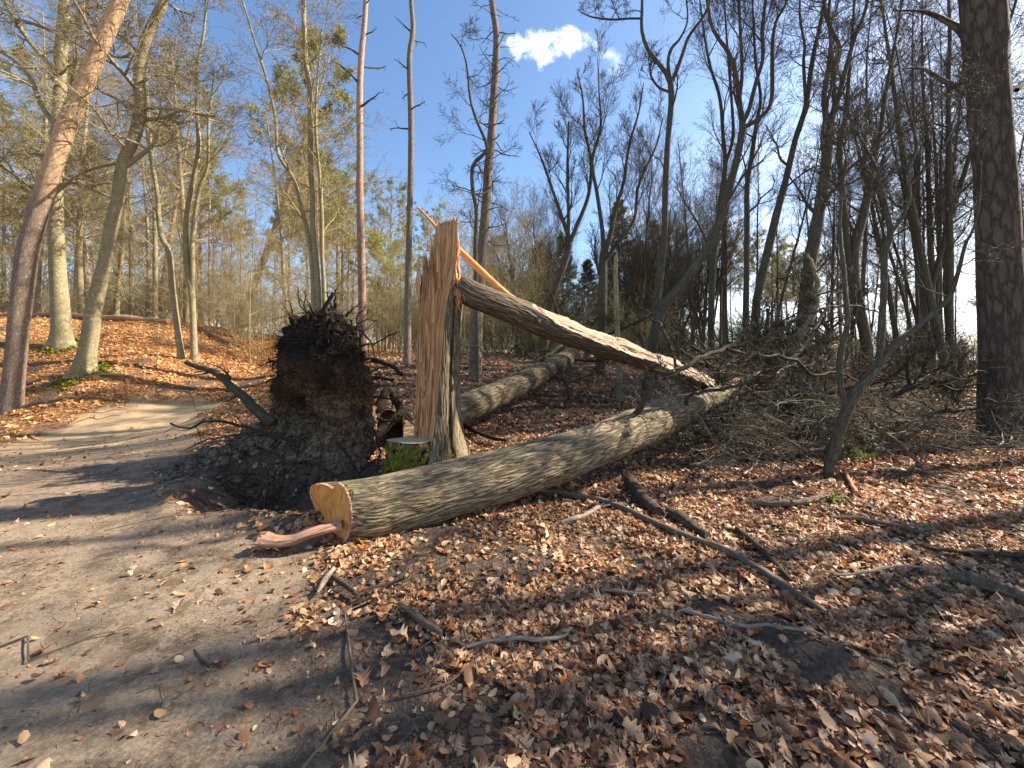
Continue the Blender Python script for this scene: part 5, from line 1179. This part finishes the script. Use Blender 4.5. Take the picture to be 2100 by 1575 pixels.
# ------------------------------------------------------------------ the fallen crown on the right
def air_branch(name, label, pts, mat='stick_dark', n=10, L=1.0, seed=0, cat='branch', elev=.3, S=12, sp='oak', part='branch', nseg=32, group=None):
    P = np.array([wpt(a, b, d) for a, b, d, w in pts]); rr = np.array([w * .5 * d / F for a, b, d, w in pts]); Q = smooth_path(np.hstack([P, rr[:, None]]), nseg); Q[1:-1, :3] += RNG.normal(0, .01, (nseg - 2, 3)); base = tuple(Q[0, :3])
    E = empty(name, base); tag(E, label, cat, group); G = Geo(); G.tubes([(Q[:, :3], np.maximum(Q[:, 3], .004))], S)
    for e in (0, -1):
        V = G.V[0].reshape(nseg, S, 3)[e]; G.add(np.vstack([V, V.mean(0)]), None, [(i, (i+1) % S, S) for i in range(S)])
    G.build(part, M[mat], E, loc=base); rg = random.Random(seed)
    if n: G = Geo(); crown_geo(trunk_limbs(Q[:, :3], Q[:, 3], n, .1, L, elev, rg, None, .2, .55), SP[sp], rg, G, None, (6, 5, 3, 3)); G.build('twigs', M['stick_dark' if mat != 'stick' else 'stick'], E, loc=base)
    return E
air_branch('fallen_log', 'pale fallen trunk lying beyond the tip of the snapped stem', [(1440,792,8.6,30),(1490,765,9.0,36),(1540,742,9.5,33),(1600,735,10.0,28),(1660,725,10.6,24),(1710,708,11.2,20),(1755,705,11.6,16)], 'beech', 16, 1.6, 60, 'log', S=18, part='trunk')
air_branch('fallen_branch', 'sunlit limb standing up steeply out of the pale fallen trunk', [(1600,738,10.0,20),(1622,722,10.0,18),(1645,680,10.1,15),(1668,645,10.2,12),(1675,590,10.4,10),(1668,550,10.6,7),(1655,520,10.8,4)], 'beech', 10, 1.0, 61)
air_branch('fallen_branch', 'splintered reddish brown limb lying under the pale fallen trunk', [(1440,815,7.7,26),(1500,792,8.0,24),(1560,770,8.4,18),(1610,752,8.8,8)], 'debark', 6, .8, 62)
air_branch('fallen_branch', 'dark limb sloping low across the right half behind the sapling', [(1560,830,8.2,14),(1640,822,8.3,15),(1720,800,8.6,14),(1800,800,9.0,12),(1890,782,9.4,12),(1950,795,9.8,9)], 'stick_dark', 14, 1.3, 63)
air_branch('fallen_branch', 'arched dark limb with a sunlit stub between sapling and thick pine', [(1810,830,7.9,10),(1850,800,8.0,16),(1900,782,8.1,18),(1935,788,8.1,16),(1960,800,8.2,10)], 'stick_dark', 8, .9, 64)
air_branch('fallen_branch', 'limb lying on the ground just behind the sawn log', [(1400,900,7.4,10),(1480,870,7.6,14),(1570,855,7.8,14),(1650,850,8.0,10),(1720,845,8.2,6)], 'stick_dark', 16, 1.2, 65, elev=.5)
air_branch('fallen_branch', 'thin arching branch hanging over the green twigs left of the sapling', [(1435,845,6.3,7),(1470,880,6.0,7),(1530,905,5.9,6),(1590,930,5.8,5),(1640,925,5.8,3)], 'stick', 6, .6, 66)
air_branch('fallen_branch', 'thin branch sprawling from the sapling foot toward the right edge', [(1770,840,6.0,7),(1800,880,5.9,7),(1840,905,5.8,6),(1890,960,5.7,4)], 'stick', 6, .6, 67)
air_branch('fallen_branch', 'grey limb resting on the brush in front of the middle oaks', [(1290,735,11.5,8),(1370,740,11.4,9),(1440,750,11.2,9),(1530,725,11.0,7),(1600,690,11,4)], 'beech', 14, 1.4, 68)
air_branch('fallen_branch', 'slanting dead limb propped in the brush behind the uprooted trunk', [(1010,720,13,7),(1060,742,12.6,7),(1110,735,12.6,6),(1160,700,13,5),(1190,660,13,3)], 'beech', 12, 1.3, 69)
air_branch('fallen_branch', 'long dead limb reaching over the ground before the thick pine', [(1840,870,7.0,8),(1900,850,7.4,9),(1970,840,8,8),(2040,830,8.4,6)], 'stick_dark', 10, 1.1, 70)
def brushwood():
    rg = random.Random(77); G = Geo(); ls = []
    for i in range(300):
        px = rg.uniform(1330, 2080); d = rg.uniform(6.2, 12.5); x = (px - 1050) * d / F; z = H1(x, d) + rg.uniform(.02, 1.35) ** 1.3 * max(.15, 1 - abs(px - 1600) / 420); a = rg.uniform(0, 6.28); e = rg.gauss(.08, .22)
        ls.append(((x, d, z), (math.cos(a) * math.cos(e), math.sin(a) * math.cos(e), math.sin(e)), rg.uniform(.7, 2.0), rg.uniform(.008, .022)))
    for i in range(90):
        px = rg.uniform(960, 1500); d = rg.uniform(12, 17); x = (px - 1050) * d / F; z = H1(x, d) + rg.uniform(.02, .9); a = rg.uniform(0, 6.28); e = rg.gauss(.1, .3)
        ls.append(((x, d, z), (math.cos(a) * math.cos(e), math.sin(a) * math.cos(e), math.sin(e)), rg.uniform(.8, 2.2), rg.uniform(.010, .026)))
    sp = dict(np=[8,6,4], n=[7,5], t0=[.1,.1], ang=[.6,.7], ratio=[.5,.5], wander=[.13,.18,.22], up=[.0,.0,.0], rmin=.004)
    crown_geo(ls, sp, rg, G, None, (6, 4, 3)); tag(G.build('brushwood', M['brush']), 'tangle of thin dark fallen branches covering the ground right of the log', 'brushwood', kind='stuff')
    # dull green fir boughs in the shade of the brush
    ls = []
    for i in range(46):
        px = rg.uniform(1370, 1760); d = rg.uniform(5.9, 8.6); x = (px - 1050) * d / F; z = H1(x, d) + rg.uniform(.05, .28); a = rg.uniform(0, 6.28); ls.append(((x, d, z), (math.cos(a), math.sin(a), rg.uniform(-.1, .35)), rg.uniform(.4, .9), .008))
    tips = []; G = Geo(); crown_geo(ls, SP['pine'], rg, G, tips, (5, 4, 3)); V, T = needle_clumps(tips, rg, 3, .07, .004); G.add(V, None, T, None, 1)
    tag(G.build('fir_boughs', [M['stick_dark'], M['spruce']], smooth=False), 'dull green fir boughs lying under the brush behind the log', 'boughs', kind='stuff')
brushwood()
def leafy_plant(px, py, n, s, label, name='bilberry_plant', spread=.25, h=.25, mat='fresh_leaf', leaf=.022, seed=0):
    g = ghit(px, py); E = empty(name, g); tag(E, label, 'plant'); rg = random.Random(seed); ls = []
    for i in range(n): a = rg.uniform(0, 6.28); r = rg.uniform(0, spread); x, y = g[0] + math.cos(a) * r, g[1] + math.sin(a) * r * .7; ls.append(((x, y, H1(x, y)), (rg.gauss(0, .3), rg.gauss(0, .3), 1), h * rg.uniform(.6, 1.2), .003))
    tips = []; G = Geo(); sp = dict(SP['brush']); sp['rmin'] = .0012; sp['np'] = [5,4,3]; sp['n'] = [4,3]; crown_geo(ls, sp, rg, G, tips, (4, 3, 3)); G.build('stems', M['stick_dark'], E, loc=g)
    V, T = needle_clumps(tips, rg, s, leaf, leaf * .35, 1.3); G = Geo(); G.add(V, None, T); G.build('foliage', M[mat], E, smooth=False, loc=g)
leafy_plant(1760, 945, 16, 2, 'small bright green bilberry plant beside the sapling foot', spread=.30, h=.16, seed=1)
leafy_plant(1712, 1032, 8, 2, 'tiny green tuft of moss and leaves below the sapling foot', 'green_tuft', .10, .07, leaf=.02, seed=2)
leafy_plant(1400, 770, 14, 3, 'low yellow green tuft under the tip of the snapped stem', 'green_tuft', .7, .25, 'needle_yellow', .06, 3)
leafy_plant(950, 745, 24, 4, 'small dark green holly bush right behind the split trunk', 'holly_bush', .45, .8, 'needle', .06, 4)
# ------------------------------------------------------------------ trees further back: a few of each kind, then copies
def proto_tree(name, H_, r, species, bark, twig, nl, t0, L, elev, seed, lean=.03, needles=None, rf=.42, fork=False, S=12, taper=.4, sides=(6, 4, 3, 3)):
    rg = random.Random(seed); n = 12; P = [(0, 0, -.3)]; x = y = 0; dx, dy = rg.gauss(0, lean), rg.gauss(0, lean)
    for i in range(1, n): dx += rg.gauss(0, lean * .6); dy += rg.gauss(0, lean * .6); x += dx * H_ / n; y += dy * H_ / n; P.append((x, y, -.3 + (H_ + .3) * i / (n - 1)))
    rr = [r * (1 - .82 * (i / (n - 1)) ** 1.1) for i in range(n)]; E = empty(name); G = Geo(); Pc, rc = trunk_mesh(G, P, rr, S, 30, .5, 0, None, .05, seed); G.build('trunk', M[bark], E)
    tips = [] if needles else None; crown = Geo(); ls = trunk_limbs(Pc, rc, nl, t0, L, elev, rg, None, taper, rf)
    crown_geo(ls, SP[species], rg, crown, tips, sides); crown.build('crown', M[twig], E)
    if needles: V, T = needle_clumps(tips, rg, *needles[:3]); G = Geo(); G.add(V, None, T); G.build('foliage', M[needles[3]], E, smooth=False)
    return E
def spruce(name, H_, r, seed, mat='spruce'):
    rg = random.Random(seed); E = empty(name); G = Geo(); P = [(0, 0, -.3), (0, 0, H_ * .5), (.05, 0, H_)]; trunk_mesh(G, P, [r, r * .5, .01], 8, 12, .3, 0); G.build('trunk', M['pine_far'], E)
    tips = []; ls = []
    for i in range(95): t = .06 + .93 * i / 95; a = i * 2.4; Lb = (1 - t) ** .8 * H_ * .24 * rg.uniform(.6, 1.2) + .12; e = -.15 + .5 * t; ls.append(((0, 0, H_ * t), (math.cos(a) * math.cos(e), math.sin(a) * math.cos(e), math.sin(e)), Lb, .02))
    sp = dict(np=[5,4], n=[8], t0=[.15], ang=[.8], ratio=[.4], wander=[.08,.1], up=[-.02,-.03], rmin=.006); G = Geo(); crown_geo(ls, sp, rg, G, tips, (4, 3)); G.build('crown', M['oak_twig'], E)
    V, T = needle_clumps(tips, rg, 7, .17, .020, .8); G = Geo(); G.add(V, None, T); G.build('foliage', M[mat], E, smooth=False); return E
def shrub(name, n, h, seed, mat='beech_far'):
    rg = random.Random(seed); E = empty(name); G = Geo(); ls = []
    for i in range(n): a = rg.uniform(0, 6.28); r = rg.uniform(0, .9); ls.append(((math.cos(a) * r, math.sin(a) * r, -.1), (rg.gauss(0, .32), rg.gauss(0, .32), 1), h * rg.uniform(.5, 1.2), .014))
    crown_geo(ls, SP['brush'], rg, G, None, (5, 3, 3)); G.build('branches', M[mat], E); return E
def children(o): return [c for c in COL.objects if c.parent == o]
KIDS = {}
USED = set()
def place(proto, x, y, s=1.0, rz=0.0, label=None, cat='tree', group=None, tilt=(0, 0), z=None, name=None):
    if proto.name not in KIDS: KIDS[proto.name] = children(proto)
    kids = KIDS[proto.name]
    if proto.name not in USED: o = proto; USED.add(proto.name)
    else:
        o = proto.copy(); COL.objects.link(o)
        for c in kids:
            k = c.copy(); COL.objects.link(k); k.parent = o
    o.location = (x, y, H1(x, y) if z is None else z); o.scale = (s, s, s); o.rotation_euler = (tilt[0], tilt[1], rz); tag(o, label, cat, group); return o
rg = random.Random(99)
BEE = [proto_tree('beech_tree', 16 + i, .13 + .03 * i, 'beech', 'beech', 'beech_far', 19, .22, 3.2, .45, 200 + i, .03) for i in range(4)]
OAK = [proto_tree('oak_tree', 15 + i, .085 + .018 * i, 'oak', 'oak', 'oak_twig', 22, .32, 2.5, .9, 300 + i, .045) for i in range(4)]
VAS = [proto_tree('oak_tree', 9 + i, .13, 'vase', 'oak', 'oak_twig', 24, .12, 4.2, 1.0, 400 + i, .06, rf=.6) for i in range(2)]
PIN = [proto_tree('pine_tree', 17 + i, .16 + .02 * i, 'pine', 'pine_far', 'pine_far', 30, .52, 3.1, .25, 500 + i, .02, (7, .21, .018, 'needle')) for i in range(3)]
PIL = [proto_tree('pine_tree', 13, .16, 'pine', 'pine_far', 'pine_far', 22, .62, 2.2, .25, 520, .02, (7, .17, .016, 'needle'))]
SPR = [spruce('spruce_tree', 9, .12, 601), spruce('spruce_tree', 7, .1, 602)]
SHR = [shrub('bare_shrub', 12, 3.2, 701), shrub('bare_shrub', 14, 4.4, 702), shrub('bare_shrub', 11, 2.2, 703)]
SHD = [shrub('bare_shrub', 18, 2.2, 711, 'oak_twig')]
DED = [proto_tree('dead_conifer', 15 + i, .19, 'dead', 'pine_grey', 'oak_twig', 26, .35, 1.3, .2, 900 + i, .02) for i in range(2)]
SAP = [proto_tree('sapling', 9, .035, 'brush', 'beech_far', 'beech_far', 22, .2, 1.5, .7, 801 + i, .05, S=6) for i in range(2)]
def at(px, d, jit=0.0): return ((px - 1050) * d / F + rg.uniform(-jit, jit), d)
def put(protos, px, d, **k):
    x, y = at(px, d); k.setdefault('rz', rg.uniform(0, 6.28)); return place(rg.choice(protos), x, y, k.pop('s', rg.uniform(.85, 1.15)), **k)
# single trees of the background that can be pointed out
put(PIL, 487, 27, s=1.5, tilt=(0, .34), rz=0, label='far orange pine leaning strongly right in the left woods behind the bank')
put(PIN, 322, 30, s=.95, tilt=(0, .16), rz=0, label='far orange pine leaning slightly right behind the slender forked beech')
put(PIN, 640, 36, s=.9, label='far pine with a broad dark green crown behind the three-stemmed beech')
put(PIN, 700, 42, s=.9, label='distant green-topped pine just right of the three-stemmed beech')
put(PIN, 800, 33, s=.72, label='distant pine whose low green crown shows between the two straight slim pines')
put(PIN, 885, 34, s=.62, label='distant pine with a rounded low green crown just left of the splintered top')
put(PIN, 1030, 40, s=.7, label='distant low green pine behind the stub-covered conifer')
put(PIN, 60, 26, s=1.0, label='far pine with green crown at the upper left corner')
put(PIN, 190, 34, s=.9, label='far pine behind the two grey beeches on the bank')
put(PIN, 430, 38, s=.95, label='far green pine behind the slender forked beech crown')
YEL = [proto_tree('yellow_green_tree', 7.5, .1, 'pine', 'beech', 'beech_far', 24, .2, 2.4, .4, 950, .03, (7, .2, .022, 'needle_yellow'))]
put(YEL, 790, 29, label='yellow-green leafing tree between the two straight slim pines', cat='tree')
put(YEL, 1335, 33, s=.8, label='pale green leafing tree in the distance behind the pale broken snag', cat='tree')
for i, px in enumerate((655, 700, 590)): put(PIN, px, 26 + 3 * i, s=.72 - .03 * i, label=['middle-distance pine with a green crown seen through the three-stemmed beech', 'green-crowned pine just left of the straight rosy pine', 'pine with pale green crown left of the three-stemmed beech'][i])
put(BEE, 75, 24, s=1.2, label='dark-trunked beech standing far behind the leaning orange pine')
put(BEE, 168, 22, s=1.0, label='beech trunk standing between the two mossy-footed grey beeches')
put(BEE, 268, 27, s=.9, label='slim beech behind the bank, right of the curving mossy beech')
put(VAS, 1060, 24, s=.9, label='small dark vase-shaped tree seen under the falling stem')
put(VAS, 1440, 24, s=1.1, label='vase-shaped dark oak far behind the leaning oak')
# unnamed crowd, grouped by where it stands
gl = dict(label='bare beech far back among the others in the left-hand woods', group='bare beeches in the left-hand woods')
for i in range(24):
    d = rg.uniform(21, 48); put(BEE, rg.uniform(-150, 780), d, s=rg.uniform(.75, 1.05), **gl)
gp = dict(label='green-crowned pine far back in the left-hand woods', group='pines far back in the left-hand woods')
for i in range(22):
    d = rg.uniform(34, 62); put(PIN, rg.uniform(-200, 700), d, s=rg.uniform(.8, 1.1), **gp)
gr = dict(label='dark bare oak among the others in the dense right-hand woods', group='dark oaks in the right-hand woods')
for i in range(95):
    d = rg.uniform(19, 55) if i % 5 else rg.uniform(15, 19); lo = (1720 if d < 19 else 1390) if d < 30 else 1330; put(OAK, rg.uniform(lo + 30, 2350), d, s=rg.uniform(.75, 1.1), **gr)
gm = dict(label='low dark bushy oak in the clearing beyond the fallen logs', group='low oaks beyond the fallen logs')
for i in range(12): put(VAS, rg.uniform(1070, 1460), rg.uniform(20, 36), s=rg.uniform(.8, 1.05), **gm)
gs = dict(label='dark green young conifer in the background behind the snapped stem', group='young conifers behind the snapped stem')
for i in range(16): put(SPR, rg.uniform(1060, 1370), rg.uniform(24, 36), s=rg.uniform(.75, 1.15), **gs)
gd = dict(label='distant pine at the far edge of the right-hand woods', group='distant pines on the right')
for i in range(22): put(PIN, rg.uniform(1350, 2500), rg.uniform(48, 75), s=rg.uniform(.7, .95), **gd)
gb = dict(label='leafless tan shrub in the undergrowth beyond the root plate', cat='shrub', group='leafless shrubs in the undergrowth')
for i in range(72):
    px = rg.uniform(420, 1330); d = rg.uniform(18.5, 36); put(SHR, px, d, s=rg.uniform(.8, 1.5), **gb)
gb2 = dict(label='leafless tan shrub behind the crest of the leafy bank', cat='shrub', group='leafless shrubs behind the bank')
for i in range(45): put(SHR, rg.uniform(-150, 420), rg.uniform(24, 44), s=rg.uniform(.9, 1.6), **gb2)
gf = dict(label='leafless shrub at the hazy far edge of the woods', cat='shrub', group='leafless shrubs at the far edge of the woods')
for i in range(75): put(SHR, rg.uniform(-250, 1400), rg.uniform(38, 62), s=rg.uniform(1.6, 2.4), **gf)
gq = dict(label='dark leafless shrub between the trunks of the right-hand woods', cat='shrub', group='dark shrubs in the right-hand woods')
for i in range(85): put(SHD, rg.uniform(1330, 2250), rg.uniform(15, 58), s=rg.uniform(.6, 1.4), **gq)
gt = dict(label='thin bare sapling in the tan undergrowth', cat='tree', group='thin saplings in the undergrowth')
for i in range(80): put(SAP, rg.uniform(380, 1130), rg.uniform(17, 30), s=rg.uniform(.5, .95), **gt)
# the rest of the wood the photograph shows only by its shade: trees standing right of the frame
go = dict(label='bare tree of the woods just outside the right edge', group='trees right of the frame')
for (x, y, s, pr) in ((12.8, 7.3, 1.0, DED), (14.5, 6.5, 1.1, DED), (11.0, 4.9, 1.0, DED), (20.0, 4.5, 1.2, OAK), (12.5, 4.3, 1.1, DED), (9.5, -.6, .9, OAK), (8.6, 3.7, .75, OAK), (16, 5.0, 1.1, DED), (11.8, 2.3, 1.0, BEE), (9.8, 4.5, .85, OAK)):
    place(rg.choice(pr), x, y, s, rg.uniform(0, 6.28), **go)
for (x, y, s) in ((17, 2.2, 1.0),):
    place(PIN[1], x, y, s, rg.uniform(0, 6.28), label='pine of the woods just outside the right edge', group='pines right of the frame')
